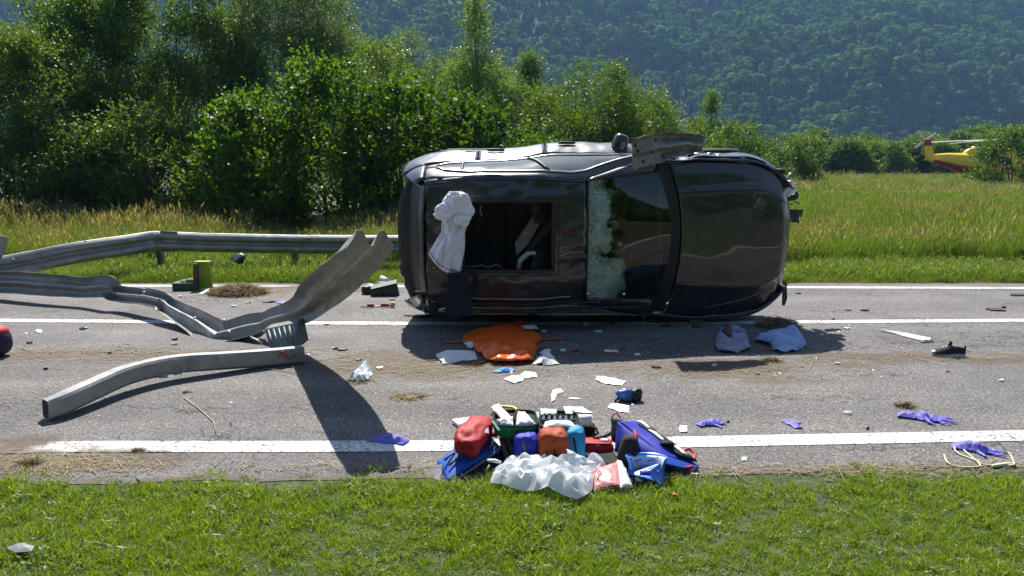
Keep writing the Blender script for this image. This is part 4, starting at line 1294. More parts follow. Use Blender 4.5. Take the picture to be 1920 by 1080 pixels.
# tail ----------------------------------------------------------
def hatch(u, v):               # spoiler lip down to bumper; black skin stands in for the dark glassless void
    y = v * 2 - 1
    hw = rail_u(-.9) - .02 + (.68 - rail_u(-.9)) * min(1, u * 1.6)
    zt = 1.32 - .07 * y * y
    x = -.895 - .17 * min(1, u / .5) ** .8 - .03 * u
    return Vector((x + .06 * abs(y) ** 3, y * hw, zt + (.52 - zt) * u))
def spoiler(u, v):
    y = v * 2 - 1
    return Vector((-.855 - .05 * u + .03 * abs(y) ** 3, y * (rail_u(-.86) - .01 - .03 * u), 1.36 - .04 * u - .07 * abs(y) ** 2.5))
grid('roof_spoiler', 5, 30, spoiler, M_PAINT, car, th=.02)
grid('tailgate_dark_void', 16, 30, hatch, M_BLACK, car, th=.02)  # closed black skin, painted as the dark of the open rear window
for s_ in (1, -1):
    tube('tailgate_pillar', [hatch(i / 10 * .5, .5 + s_ * .46) + Vector((-.012, 0, .004)) for i in range(11)], .028, M_PAINT, car, n=7)
    softbox('tail_lamp', Vector((-1.05, s_ * .58, .86)), (.06, .12, .14), simple('tail_lamp_red', (.25, .01, .01), .2, coat=1) if s_ == 1 else M_BLACK, car, e=.5, n=5)
def rbump(u, v):
    y = v * 2 - 1
    a = abs(y)
    x = XR - .02 + .28 * a ** 3.2
    z = .99 - .68 * u
    bulge = .03 * math.sin(math.pi * u)
    tear = (.05 * fbm((y * 6, z * 6, 0), 3, 61) if y < -.3 else .008 * fbm((y * 4, z * 4, 0), 2, 61))
    return Vector((x - bulge + tear, y * (.73 if y > 0 else .82) * (1 if a < .9 else 1.0), z + (.03 * fbm((y * 8, 1, 0), 2, 62) if y < -.4 else 0)))
grid('rear_bumper', 14, 46, rbump, M_PAINT, car, th=.012)
grid('tailgate_ledge', 4, 40, lambda u, v: hatch(.35, v).lerp(rbump(0, v), u), M_BLACK, car, th=.01)
softbox('torn_bumper_corner', cp(786, 520, 8.5), (.09, .26, .12), M_BLACK, car, e=.8, n=7, lump=.035, seed=8, freq=12)
softbox('torn_bumper_corner', cp(783, 546, 8.45), (.07, .12, .10), M_PAINT, car, e=.8, n=6, lump=.03, seed=9, freq=14)
# crushed lower cant rail and torn trim along the ground
for k, (x0, x1, yy, r_, m_) in enumerate(((-.95, .72, -.985, .016, M_BLACK), (-.8, .9, -1.03, .010, M_PAINT), (-.3, 1.3, -1.12, .012, M_BLACK), (-.6, .6, -.90, .008, M_BEIGE))):
    pts = [roof_pt(max(-.85, min(.745, x0 + (x1 - x0) * i / 24)), max(-1, yy)) + Vector((max(0, x0 + (x1 - x0) * i / 24 - .745), (yy + 1) * .6 if yy < -1 else 0, .006 + .012 * fbm((i * .35, k, 0), 2, 66))) for i in range(25)]
    tube('torn_trim', pts, r_, m_, car, n=5)
# underbody, floor, bulkhead light stops -----------------------------------
box('floor_pan', (.85, 0, .24), (3.9, 1.46, .06), M_BLACK, car, bevel=.01)
box('engine_bay', (2.22, 0, .55), (1.0, 1.2, .50), M_TRIMDARK, car, bevel=.05)
box('bulkhead_light_stop', (1.54, 0, .60), (.06, 1.60, .66), M_BLACK, car, bevel=.01)  # unseen plate added to stop sun leaking past the cowl
for s_ in (1, -1):
    box('fender_light_stop', (2.20, s_ * .66, .70), (1.30, .05, .22), M_BLACK, car, bevel=.01)  # unseen strips added to keep sun out under the fender tops
box('dashboard', (1.36, 0, .84), (.30, 1.34, .22), M_TRIMDARK, car, bevel=.06)
box('boot_liner', (-.95, 0, .58), (.22, 1.3, .56), M_TRIMDARK, car, bevel=.02)
for s_ in (1, -1):
    box('door_lining', (.45, s_ * .78, .56), (2.0, .05, .66), M_TRIMDARK, car, bevel=.01)
tube('exhaust_pipe', [Vector((1.5, .15, .18)), Vector((.5, .1, .16)), Vector((-.5, .3, .18)), Vector((-1.2, .35, .24))], .03, M_METAL, car, n=8)
def seat(y, x):
    o = softbox('front_seat', Vector((x, y, .50)), (.50, .48, .16), M_SEAT, car, e=.4, n=6, lump=.008)
    softbox('seat_back', Vector((x - .28, y, .80)), (.15, .46, .62), M_SEAT, o, rot=Matrix.Rotation(R(-12), 3, 'Y'), e=.4, n=6, lump=.008)
    softbox('head_restraint', Vector((x - .37, y, 1.15)), (.10, .24, .17), M_SEAT, o, e=.5, n=5)
seat(.36, .62); seat(-.36, .62)
softbox('rear_bench', Vector((-.32, 0, .50)), (.48, 1.2, .16), M_SEAT, car, e=.3, n=6)
softbox('bench_back', Vector((-.62, 0, .82)), (.14, 1.2, .56), M_TRIMDARK, car, e=.3, n=6)
st_ = empty('steering_wheel', (1.10, .36, .86), (0, R(-62), 0)); st_.parent = car
tube('wheel_rim', [Vector((.18 * math.cos(a), .18 * math.sin(a), 0)) for a in [2 * math.pi * i / 24 for i in range(25)]], .014, M_BLACK, st_, n=6)
softbox('wheel_hub', Vector((0, 0, 0)), (.14, .3, .05), M_BLACK, st_, e=.6, n=4)
# loose trim seen through the opening: two pale diagonal bars and a white strap
slab('loose_trim_panel', [cp(965, 455, 8.30), cp(1004, 398, 8.32), cp(1020, 404, 8.32), cp(990, 458, 8.30), cp(968, 480, 8.28)], .02, M_BEIGE, car, bevel=.004)
slab('loose_trim_panel', [cp(986, 468, 8.25), cp(1034, 408, 8.22), cp(1037, 424, 8.22), cp(992, 478, 8.25)], .02, M_SEAT, car, bevel=.004)
tube('white_strap', [cp(973, 504, 8.18), cp(976, 488, 8.18), cp(990, 476, 8.18), cp(1002, 474, 8.18), cp(1008, 488, 8.16), cp(1013, 503, 8.16)], [.028, .03, .028, .022, .02, .018], M_AIRBAG, car, n=6)
tube('torn_headliner_edge', [cp(876 + i * 9, 499 + 3 * math.sin(i * 1.9) + 2 * math.sin(i * 4.1), 8.06) for i in range(8)], .008, M_BEIGE, car, n=5)
tube('dangling_cord', [cp(902, 386, 8.0), cp(900, 396, 7.99), cp(904, 404, 7.99)], .005, M_AIRBAG, car, n=5)
# air bags behind the windscreen
def cloud(name, c, s, seed, **k):
    return softbox(name, c, s, M_AIRBAG, car, e=.72, n=16, lump=.050, seed=seed, freq=6, **k)
cloud('airbag', cp(1135, 522, 8.42), (.40, .44, .20), 11)
cloud('airbag', cp(1126, 392, 8.38), (.16, .40, .16), 12)
cloud('airbag', cp(1128, 452, 8.38), (.18, .26, .14), 13)
softbox('dashboard_clutter', cp(1205, 525, 8.50), (.22, .26, .12), M_BLACK, car, e=.8, n=8, lump=.04, seed=14, freq=12)
# wheels --------------------------------------------------------
for wx, wz in WHEELS:
    for s_ in (1, -1):
        w = empty('wheel', (wx, s_ * .79, wz)); w.parent = car
        bm = bmesh.new()
        prof = [(.20, -.09), (.285, -.10), (.31, -.07), (.315, 0), (.31, .07), (.285, .10), (.20, .09)]
        rings = []
        for i in range(40):
            a = 2 * math.pi * i / 40
            rings.append([bm.verts.new((math.cos(a) * r_, y_, math.sin(a) * r_)) for r_, y_ in prof])
        for i in range(40):
            A, B = rings[i], rings[(i + 1) % 40]
            for k in range(len(prof) - 1): bm.faces.new((A[k], B[k], B[k + 1], A[k + 1]))
        bm_obj('tyre', bm, M_RUBBER, w, smooth=True)
        bm = bmesh.new()
        bmesh.ops.create_cone(bm, cap_ends=True, segments=28, radius1=.06, radius2=.05, depth=.05, matrix=Matrix.Translation((0, s_ * .06, 0)) @ Matrix.Rotation(R(90), 4, 'X'))
        for k in range(5):
            a = 2 * math.pi * k / 5
            box_bm(bm, (math.cos(a) * .12, s_ * .055, math.sin(a) * .12), (.18, .03, .05), Matrix.Rotation(-a, 3, 'Y'))
        rr = [[bm.verts.new((math.cos(2 * math.pi * i / 28) * r_, y_, math.sin(2 * math.pi * i / 28) * r_)) for r_, y_ in ((.19, -.08), (.205, -.09), (.205, .09), (.19, .075))] for i in range(28)]
        for i in range(28):
            for k in range(4): bm.faces.new((rr[i][k], rr[(i + 1) % 28][k], rr[(i + 1) % 28][(k + 1) % 4], rr[i][(k + 1) % 4]))
        bm_obj('alloy_rim', bm, M_RIM, w)
# bits round the lower front edge
softbox('broken_lamp_cover', cp(1305, 607, 8.15), (.13, .10, .03), glass_mat('clear_plastic', False), car, e=.7, n=5, lump=.01)
tube('scratch_line', [hood_pt(.30 + .05 * i, -.90 + .012 * i) + Vector((0, 0, .003)) for i in range(12)], .0025, M_METAL, hood, n=4)

# the guardrail fragment lying on the upper front pillar -----------------
def m_galv():
    m, nt, b = mat_new('weathered_galvanised_steel')
    v = coords(nt)
    f = noise_tex(nt, v, 5, 6, .65)
    c = ramp(nt, f, [(0.3, (0.22, 0.218, 0.21)), (0.55, (0.31, 0.305, 0.295)), (0.75, (0.42, 0.415, 0.41))])
    st = noise_tex(nt, v, 2.1, 5, .7)
    c = mix(nt, ramp(nt, st, [(0.52, (0, 0, 0)), (0.7, (.6, .6, .6))]), c, (0.15, 0.125, 0.095))
    nt.links.new(c, b.inputs['Base Color'])
    b.inputs['Metallic'].default_value = .45
    nt.links.new(ramp(nt, noise_tex(nt, v, 11, 4), [(0.3, (.38, .38, .38)), (.7, (.62, .62, .62))]), b.inputs['Roughness'])
    bump(nt, b, noise_tex(nt, v, 26, 5), .25, .004)
    return m
M_GALV = m_galv()
WPROF = [(-.155, .0), (-.150, .012), (-.125, .035), (-.10, .078), (-.06, .080), (-.03, .030), (-.012, .004), (.012, .004), (.03, .030), (.06, .080), (.10, .078), (.125, .035), (.150, .012), (.155, .0)]
def sweep(name, rows, parent, mat=None, sub=8, th=.004, prof=WPROF, holes=None, crush=None):
    """rows: x y z  wx wy wz (width direction)  widthscale depthscale; a W-profile strip along them"""
    A = catmull(rows, sub)
    pts = [Vector(r[:3]) for r in A]; T = frames(pts)
    V = []; m_ = len(prof)
    for i, (p, t, r) in enumerate(zip(pts, T, A)):
        w = Vector(r[3:6]); w = (w - t * w.dot(t)).normalized(); n = w.cross(t).normalized()
        for j, (a, d) in enumerate(prof):
            q = p + w * a * r[6] + n * d * r[7]
            if crush: q += crush(i / len(pts), a, q)
            V.append(q)
    Fc = [(i * m_ + j, i * m_ + j + 1, (i + 1) * m_ + j + 1, (i + 1) * m_ + j) for i in range(len(pts) - 1) for j in range(m_ - 1)]
    o = mesh_from(name, V, Fc, mat or M_GALV, parent, smooth=True)
    md = o.modifiers.new('thickness', 'SOLIDIFY'); md.thickness = th; md.offset = 0
    return o
frag = empty('guardrail_fragment', P(1250, 290, 8.1), (0, 0, 0), 'torn piece of guardrail with bolt holes lying on top of the overturned car', 'guardrail piece')
bpy.context.view_layer.update()
fo = frag.location
def rowp(x, y, Y, w, ws, ds, o=Vector((0, 0, 0))):
    p = P(x, y, Y) - o
    return (*p, *w, ws, ds)
wv = (-.10, -.30, 1.0)
sweep('beam', [rowp(1186, 288, 7.92, (-.10, -.45, 1), 1.05, .5, fo), rowp(1205, 285, 7.92, (-.12, -.45, 1), 1.05, .55, fo), rowp(1235, 277, 7.95, (-.12, -.40, 1), 1.02, .75, fo),
               rowp(1252, 274, 7.98, (-.08, -.3, 1), .92, 1.15, fo), rowp(1290, 270, 8.05, (-.03, -.3, 1), .72, 1.1, fo), rowp(1324, 272, 8.12, (.0, -.3, 1), .50, .8, fo)], frag,
      crush=lambda t, a, q: Vector((0, .02 * fbm((q.x * 9, q.z * 9, 0), 3, 71), .014 * fbm((q.x * 9, q.z * 9, 4), 3, 72))), sub=12)
for (x, y) in ((1191, 273), (1229, 262), (1206, 303), (1243, 292), (1222, 285), (1196, 283)):
    c = P(x, y, 7.86) - fo
    bm = bmesh.new()
    bmesh.ops.create_cone(bm, cap_ends=True, segments=12, radius1=.016, radius2=.016, depth=.012, matrix=Matrix.Translation(c) @ Matrix.Rotation(R(100), 4, 'X'))
    bm_obj('bolt_hole_rim', bm, M_REDRUB, frag)
tube('bent_wire', [P(1283, 222, 8.2) - fo, P(1282, 236, 8.2) - fo, P(1286, 246, 8.2) - fo, P(1296, 250, 8.18) - fo, P(1298, 258, 8.15) - fo], .010, M_METAL, frag, n=6)

# white shirt and black board hanging from the opening ----------------------
M_COTTON = simple('white_cotton', (0.90, 0.87, 0.94), .9, var=.05, scale=4, bmp=.35, bdist=.006, weave=True)
M_NAVY = simple('navy_stitching', (.05, .05, .13), .8)
def shirt():
    root = empty('white_shirt', P(852, 372, 7.70), (0, 0, 0), 'white polo shirt with a dark hem hanging out of the car roof opening', 'shirt')
    o = root.location
    LE = [(0, 842, 359), (.12, 831, 374), (.26, 823, 396), (.36, 829, 410), (.55, 827, 436), (.75, 814, 456), (1, 803, 475)]
    RE = [(0, 866, 359), (.1, 881, 373), (.22, 886, 394), (.34, 879, 409), (.5, 872, 436), (.7, 871, 470), (1, 862, 517)]
    def edge(E, u): return Vector((np.interp(u, [e[0] for e in E], [e[1] for e in E]), np.interp(u, [e[0] for e in E], [e[2] for e in E]), 0))
    def f(u, v):
        a = edge(LE, u); b_ = edge(RE, u)
        p = a.lerp(b_, v)
        p.y += 13 * math.sin(math.pi * v ** .8) * max(0, u - .6) / .4
        r1 = 1 - abs(fbm((v * 4.2 + u * 1.2, u * 1.8, 0), 3, 80)) * 3.2
        fold = .030 * r1 + .012 * math.sin(v * 19 + 4 * fbm((u * 3, v, 3), 2, 81)) * (.3 + u) + .016 * fbm((v * 6, u * 9, 0), 3, 82)
        bul = -.06 * math.sin(math.pi * v) - .05 * math.exp(-((u - .12) / .15) ** 2)
        return P(p.x, p.y, 7.70 + bul + fold) - o
    c = grid('cloth', 70, 44, f, M_COTTON, root, th=.003)
    tube('hem_stripe', [f(.955, v / 20) + Vector((0, -.006, 0)) for v in range(21)], .004, M_NAVY, root, n=4)
    # sleeve and collar folds
    for k, (cx, cy, sx, sy, sz, rt) in enumerate(((834, 398, .17, .07, .16, 20), (872, 392, .13, .06, .22, -15), (858, 372, .20, .07, .10, 8), (866, 412, .14, .06, .10, 30))):
        softbox('sleeve' if k < 2 else 'collar_fold', P(cx, cy, 7.64) - o, (sx, sy, sz), M_COTTON, root, rot=Matrix.Rotation(R(rt), 3, 'Y'), e=.85, n=14, lump=.030, seed=80 + k, freq=11)
shirt()
tag(slab('black_board', [P(840, 512, 7.64), P(878, 510, 7.64), P(888, 584, 7.50), P(884, 592, 7.48), P(836, 597, 7.48), P(834, 590, 7.50)], .012, simple('dark_felt', (.018, .018, .020), .95, weave=True), bevel=.002),
    'black board hanging below the white shirt down to the asphalt', 'board')
# ============================================================ GUARDRAILS
gr = empty('mangled_guardrail', G(300, 540), (0, 0, 0), 'long mangled guardrail bending across the road into a V and an upturned ribbon', 'guardrail')
bpy.context.view_layer.update()
go_ = gr.location.copy()
up1 = (0, 0, 1)
M_MUD = simple('mud_brown_back', (.085, .072, .055), .75, .2, var=.35, scale=7, bmp=.3)
def R_(x, y, Y, w, a=1.0, d=1.0): return rowp(x, y, Y, w, a, d, go_)
sweep('beam', [R_(905, 460, 12.60, up1, .95, .9), R_(770, 459, 12.58, up1, .95, .9), R_(560, 458, 12.5, up1, .95, .9), R_(400, 455, 12.4, up1, .95, .9), R_(305, 452, 12.3, up1, .97, .9),
               R_(285, 453, 12.2, up1, 1.0, .6), R_(245, 459, 11.95, (0, -.1, 1), 1.0, .9), R_(150, 473, 11.45, (0, -.15, 1), 1.0, .9), R_(60, 490, 11.1, (0, -.2, 1), 1, .9), R_(0, 501, 10.85, (0, -.2, 1), .95, .9),
               R_(-80, 512, 10.6, (0, -.3, 1), .9, .9), R_(-150, 519, 10.35, (.2, -.3, 1), .85, .7)], gr, sub=10,
      crush=lambda t, a, q: Vector((0, .006 * fbm((q.x * 3, q.z * 3, 0), 2, 90), .004 * fbm((q.x * 3, 0, 0), 2, 91))))
sweep('beam', [R_(-150, 522, 10.30, (.2, .2, 1), .85, .7), R_(-110, 526, 10.1, (0, .1, 1), .9, .8), R_(-50, 528, 10.0, (0, .1, 1), .9, .9), R_(0, 529, 9.9, (0, .1, 1), .88, .9), R_(85, 534, 9.6, (0, .2, 1), .88, .7), R_(150, 538, 9.4, (0, .45, .9), .82, .9),
               R_(200, 537, 9.2, (0, .3, .95), .86, .5), R_(214, 548, 9.12, (0, .7, .7), .70, 1.1), R_(265, 555, 8.8, (0, .75, .65), .62, 1.1), R_(300, 562, 8.5, (.0, .8, .6), .60, 1.2), R_(318, 575, 8.36, (.1, .9, .5), .74, .8), R_(350, 592, 8.1, (.25, .9, .5), .86, 1.1), R_(385, 613, 7.80, (.3, .9, .5), 1.02, 1.15), R_(400, 624, 7.66, (.2, .9, .5), 1.12, .8), R_(414, 622, 7.63, (-.1, .9, .5), 1.05, 1.2),
               R_(455, 611, 7.62, (-.15, .9, .55), 1.04, 1.0), R_(484, 606, 7.56, (-.15, .9, .5), 1.0, 1.2), R_(498, 601, 7.52, (-.35, .85, .45), .84, .5), R_(555, 583, 7.2, (-.6, .7, .4), .9, .8), R_(598, 551, 6.7, (-1, .35, .35), 1.1, .8),
               R_(640, 516, 6.1, (-1, .1, .15), 1.22, .9), R_(676, 483, 5.5, (-1, .0, .0), 1.15, 1.1), R_(697, 461, 5.12, (-1, 0, -.08), .92, 1.35)], gr, sub=12,
      crush=lambda t, a, q: Vector((0, .010 * fbm((q.x * 2, q.z * 3, 0), 2, 93), .009 * fbm((q.x * 2.5, q.y * 2.5, 4), 2, 94) - .03 * math.exp(-((t - .43) / .012) ** 2) * (a < 0) - .025 * math.exp(-((t - .60) / .01) ** 2) * (a > 0))))
def gpost(x, yt, yb, Y, lean=0):
    a = P(x, yt, Y) - go_; b_ = G(x + lean, yb) - go_; b_ = Vector((b_.x, Y - go_.y + .02, -.1))
    bm = bmesh.new()
    d = (a - b_).normalized(); sx = Vector((1, 0, 0)); sy = d.cross(sx)
    prof = [(-.05, -.035), (-.05, .035), (.05, .035), (.05, -.035), (.042, -.035), (.042, .027), (-.042, .027), (-.042, -.035)]
    r0 = [bm.verts.new(b_ + sx * u + sy * v) for u, v in prof]; r1 = [bm.verts.new(a + sx * u + sy * v) for u, v in prof]
    for k in range(8): bm.faces.new((r0[k], r0[(k + 1) % 8], r1[(k + 1) % 8], r1[k]))
    bm.faces.new(r0[::-1]); bm.faces.new(r1)
    bm_obj('post', bm, M_GALV, gr)
gpost(296, 452, 512, 12.5); gpost(553, 455, 506, 12.72); gpost(840, 455, 500, 12.8)
for (x, y, Y) in ((552, 448, 12.40), (578, 448, 12.40), (392, 466, 12.25), (160, 453, 11.4), (292, 462, 12.1), (25, 486, 10.8)):
    c = P(x, y, Y) - go_
    bm = bmesh.new(); bmesh.ops.create_uvsphere(bm, u_segments=10, v_segments=6, radius=.014, matrix=Matrix.Translation(c))
    bm_obj('bolt', bm, M_BLACK if y < 465 else M_METAL, gr, smooth=True)
for (x, y, Y) in ((365, 596, 7.95), (420, 600, 7.8), (430, 622, 7.55), (270, 548, 8.75), (338, 556, 8.3)):
    c = P(x, y, Y) - go_
    softbox('snagged_bolt', c, (.03, .03, .025), M_METAL, gr, e=.8, n=2)
sweep('lap_joint', [R_(262, 553, 8.80, (0, .75, .65), .68, 1.25), R_(282, 557, 8.65, (0, .78, .62), .68, 1.3), R_(298, 561, 8.50, (0, .8, .6), .66, 1.3)], gr, sub=4, th=.008)
sweep('lap_joint', [R_(300, 452, 12.27, up1, 1.02, 1.0), R_(332, 453.5, 12.29, up1, 1.0, 1.0)], gr, sub=3, th=.008)
# end piece cut by the left edge of the photo
ge = empty('guardrail_end', G(-60, 560), (0, 0, 0), 'torn guardrail end sticking up at the left edge of the photo', 'guardrail piece')
g2 = G(-60, 560)
sweep('beam', [rowp(-140, 560, 9.3, (.6, .2, .8), 1, 1, g2), rowp(-70, 510, 9.2, (.8, .1, .6), 1, 1, g2), rowp(-20, 468, 9.2, (1, .1, .3), 1, 1, g2), rowp(-8, 436, 9.2, (1, .1, .1), .9, 1, g2)], ge, sub=8)

# the bent box beam in front
M_GALV2 = M_GALV.copy(); M_GALV2.name = 'beam_steel'
bb = empty('bent_box_beam', G(300, 709), (0, 0, 0), 'bent grey box beam lying on the asphalt in front of the guardrail V, red paint mark at its right end', 'steel beam')
bo = G(300, 709)
rows = []
for (x, y, z) in ((572, 681, .005), (500, 688, .012), (420, 694, .035), (350, 699, .055), (300, 707, .062), (245, 722, .065), (190, 747, .05), (135, 773, .03), (93, 790, .005)):
    rows.append(tuple(G(x, y, z)))
A = catmull(rows, 6)
pts = [Vector(r) for r in A]; T = frames(pts)
def beam_mesh(bm, h, d, inset=0.0):
    rr = []
    for p, t in zip(pts, T):
        back = Vector((0, 0, 1)).cross(t); back.z = 0; back.normalize()
        if back.y < 0: back = -back
        c = .018
        q = [(0, c), (0, h - c), (c * .7, h), (d - c, h), (d, h - c), (d, c), (d - c, 0), (c * .7, 0)]
        rr.append([bm.verts.new(p - bo + back * (u + inset * (1 if u < d / 2 else -1)) + Vector((0, 0, v + inset * (1 if v < h / 2 else -1))) + Vector((0, .004 * fbm((p.x * 5, v * 9, 0), 2, 95), 0))) for u, v in q])
    for a, b_ in zip(rr, rr[1:]):
        for k in range(8): bm.faces.new((a[k], a[(k + 1) % 8], b_[(k + 1) % 8], b_[k]))
    return rr
bm = bmesh.new(); o1 = beam_mesh(bm, .135, .115); o2 = beam_mesh(bm, .135, .115, .006)
for e in (0, -1):
    for k in range(8): bm.faces.new((o1[e][k], o1[e][(k + 1) % 8], o2[e][(k + 1) % 8], o2[e][k]))
bm_obj('beam', bm, M_GALV2, bb)
def on_face(x, y, z_pt=None):
    """point on the front face of the beam seen at pixel"""
    best = None
    r = ray(x, y)
    for p, q in zip(pts, pts[1:]):
        for k in range(4):
            s_ = p.lerp(q, k / 4)
            Y = s_.y; w = P(x, y, Y)
            d_ = abs(w.x - s_.x)
            if best is None or d_ < best[0]: best = (d_, w)
    return best[1] + Vector((0, -.004, 0))
M_REDPAINT = simple('red_spray', (.42, .05, .035), .7, var=.3)
mk = [on_face(x, y) - bo for x, y in ((524, 669), (527, 660), (531, 658), (534, 663), (538, 668), (544, 672), (549, 671), (554, 666), (548, 664))]
tube('red_mark', mk, [.004, .006, .008, .007, .007, .006, .006, .005, .004], M_REDPAINT, bb, n=5)
for (x, y, s_) in ((330, 693, .055), (300, 700, .05), (352, 688, .045)):
    c = on_face(x, y) - bo
    def sp(u, v, c=c, s_=s_):
        a = u * 6.283; r_ = v * s_ * (1 + .6 * fbm((math.cos(a) * 2, math.sin(a) * 2, s_ * 90), 3, 96))
        return c + Vector((math.cos(a) * r_ * 1.3, -.003 - .0005 * v, math.sin(a) * r_ * .7 + math.cos(a) * r_ * .06))
    grid('chalky_patch', 24, 3, sp, simple('chalky', (.36, .34, .32), .8, var=.4, scale=30), bb)

# ribbed spacer block jammed under the ribbon
so = G(535, 652)
sb_ = empty('guardrail_spacer', so, (0, 0, 0), 'grey-green ribbed steel block jammed between the guardrail ribbon and the box beam', 'steel block')
M_SPC = simple('spacer_steel', (.15, .17, .16), .55, .5, var=.3, scale=9, bmp=.2)
ca = [P(497, 618, 7.12), P(558, 606, 7.0), P(567, 647, 6.86), P(508, 656, 6.95)]
ca = [c - so for c in ca]
def plate(name, a, b_, c, d, th, mat, parent, sub=1):
    return slab(name, [a, b_, c, d], th, mat, parent)
plate('face_plate', ca[0], ca[1], ca[2], ca[3], .006, M_SPC, sb_)
bk = Vector((.01, .16, .01))
plate('upper_plate', ca[0], ca[0] + bk, ca[1] + bk, ca[1], .006, M_SPC, sb_)
plate('side_plate', ca[1], ca[1] + bk, ca[2] + bk, ca[2], .006, M_SPC, sb_)
for k in range(6):
    t = .1 + k * .16
    a = ca[0].lerp(ca[1], t); b_ = ca[3].lerp(ca[2], t)
    tube('rib', [a.lerp(b_, .06) + Vector((0, -.004, 0)), a.lerp(b_, .94) + Vector((0, -.004, 0))], .011, M_SPC, sb_, n=8)
tube('bolt', [P(470, 632, 7.1) - so, P(492, 643, 7.05) - so], .010, M_METAL, sb_, n=8)

# ============================================================ THINGS STREWN ON THE ROAD
WHITE = film(simple('white_paper', (.80, .80, .79), .8, var=.03, bmp=.1), .15)
PLASTIC_W = film(simple('white_plastic_film', (.82, .86, .88), .35, var=.03, bmp=.1, spec=.6), .45)
ORANGE = film(simple('orange_pvc', (.95, .15, .015), .28, var=.10, scale=5, bmp=.2, spec=.6), .2)
PURPLE = film(simple('purple_nitrile', (.22, .19, .72), .6, var=.12, scale=20), .25)
BLUEGL = simple('blue_nitrile', (.06, .30, .72), .5, var=.12, scale=20)
DARKP = simple('dark_plastic_shard', (.022, .023, .025), .45, var=.3)
LILAC = simple('lilac_grey_cloth', (.28, .27, .38), .9, var=.3, scale=7, weave=True, bmp=.3)
LBLUE = simple('light_blue_cloth', (.30, .42, .66), .9, var=.1, scale=6, weave=True, bmp=.3)
BROWNCL = simple('brown_stained_cloth', (.08, .05, .05), .9, var=.4, scale=7, weave=True)
SILV = simple('silver_bit', (.6, .6, .6), .3, .9)

def clod(name, x, y, wpx, h, label, cat='grass clump', n=260, green=.0, ll=.09, seed=1, soil=True, group=None):
    c = G(x, y); w = wpx / F * c.y
    root = empty(name, c, (0, 0, 0), label, cat, group)
    if soil:
        softbox('soil', Vector((0, 0, h * .18)), (w * .66, w * .42, h * .5), simple('clod_soil', (.075, .052, .035), .95, var=.4, scale=18, bmp=.6, bdist=.02), root, e=.85, n=8, lump=h * .12, seed=seed, freq=12)
    r = np.random.default_rng(seed)
    Q, A = [], []
    for i in range(n):
        a = r.uniform(0, 6.28); d = w / 2 * math.sqrt(r.uniform()) * np.array([math.cos(a), math.sin(a) * .7])
        hz = h * .45 * max(0, 1 - (np.hypot(d[0], d[1] / .7) / (w / 2)) ** 2) * r.uniform(.2, 1)
        p0 = np.array([d[0], d[1], hz]); la = r.uniform(0, 6.28)
        L = ll * r.uniform(.4, 1.2) * (1 if h > .05 else .8)
        dr = np.array([math.cos(la), math.sin(la), r.uniform(-.2, 1.1) * (1 if h > .05 else .15)]); dr /= np.linalg.norm(dr)
        s = np.cross(dr, r.normal(0, 1, 3)); s = s / np.linalg.norm(s) * r.uniform(.0015, .0035) * (1.5 if c.y > 8 else 1)
        mid = p0 + dr * L * .6; end = mid + (dr + np.array([r.normal(0, .3), r.normal(0, .3), -.5])) * L * .4
        mid[2] = max(.002, mid[2]); end[2] = max(.002, end[2])
        Q.append([p0 - s, p0 + s, mid + s * .8, mid - s * .8]); Q.append([mid - s * .8, mid + s * .8, end + s * .2, end - s * .2]); A += [r.uniform()] * 2
    me = quads_mesh('dry_grass', np.array(Q)); set_attr(me, 'rnd', A)
    link_mesh('dry_grass', me, M_HAY if green < .5 else M_MEADOW_TAN, root)
    return root
clod('grass_clod', 447, 552, 105, .26, 'large dry torn-up grass clod behind the guardrail V, beside the green box', n=2200, seed=3, ll=.13)
clod('grass_clod', 1458, 612, 76, .17, 'dark grass clod against the front corner of the car', n=1300, seed=4)
clod('grass_clod', 1446, 678, 40, .08, 'small tan grass tuft in front of the light blue cloth', n=170, seed=5, ll=.06)
clod('grass_clod', 1697, 763, 34, .07, 'small round brown grass ball alone on the right of the road', n=170, seed=6, ll=.05)
clod('grass_clod', 768, 746, 66, .03, 'flat wisp of brown hay left of the paper sheets', n=230, seed=7, ll=.09, soil=False)
clod('grass_clod', 676, 716, 60, .03, 'thin brown hay under the crumpled clear wrapper', n=150, seed=8, ll=.08, soil=False)
clod('grass_clod', 57, 873, 46, .07, 'dark soil clod in the hay at the lower left roadside', n=160, seed=9, ll=.06)
clod('grass_clod', 258, 846, 30, .04, 'small brown clod on the faded left end of the white line', n=90, seed=10, ll=.05)
clod('grass_clod', 349, 736, 18, .03, 'tiny reddish tuft in the shadow of the box beam', n=60, seed=11, ll=.04)
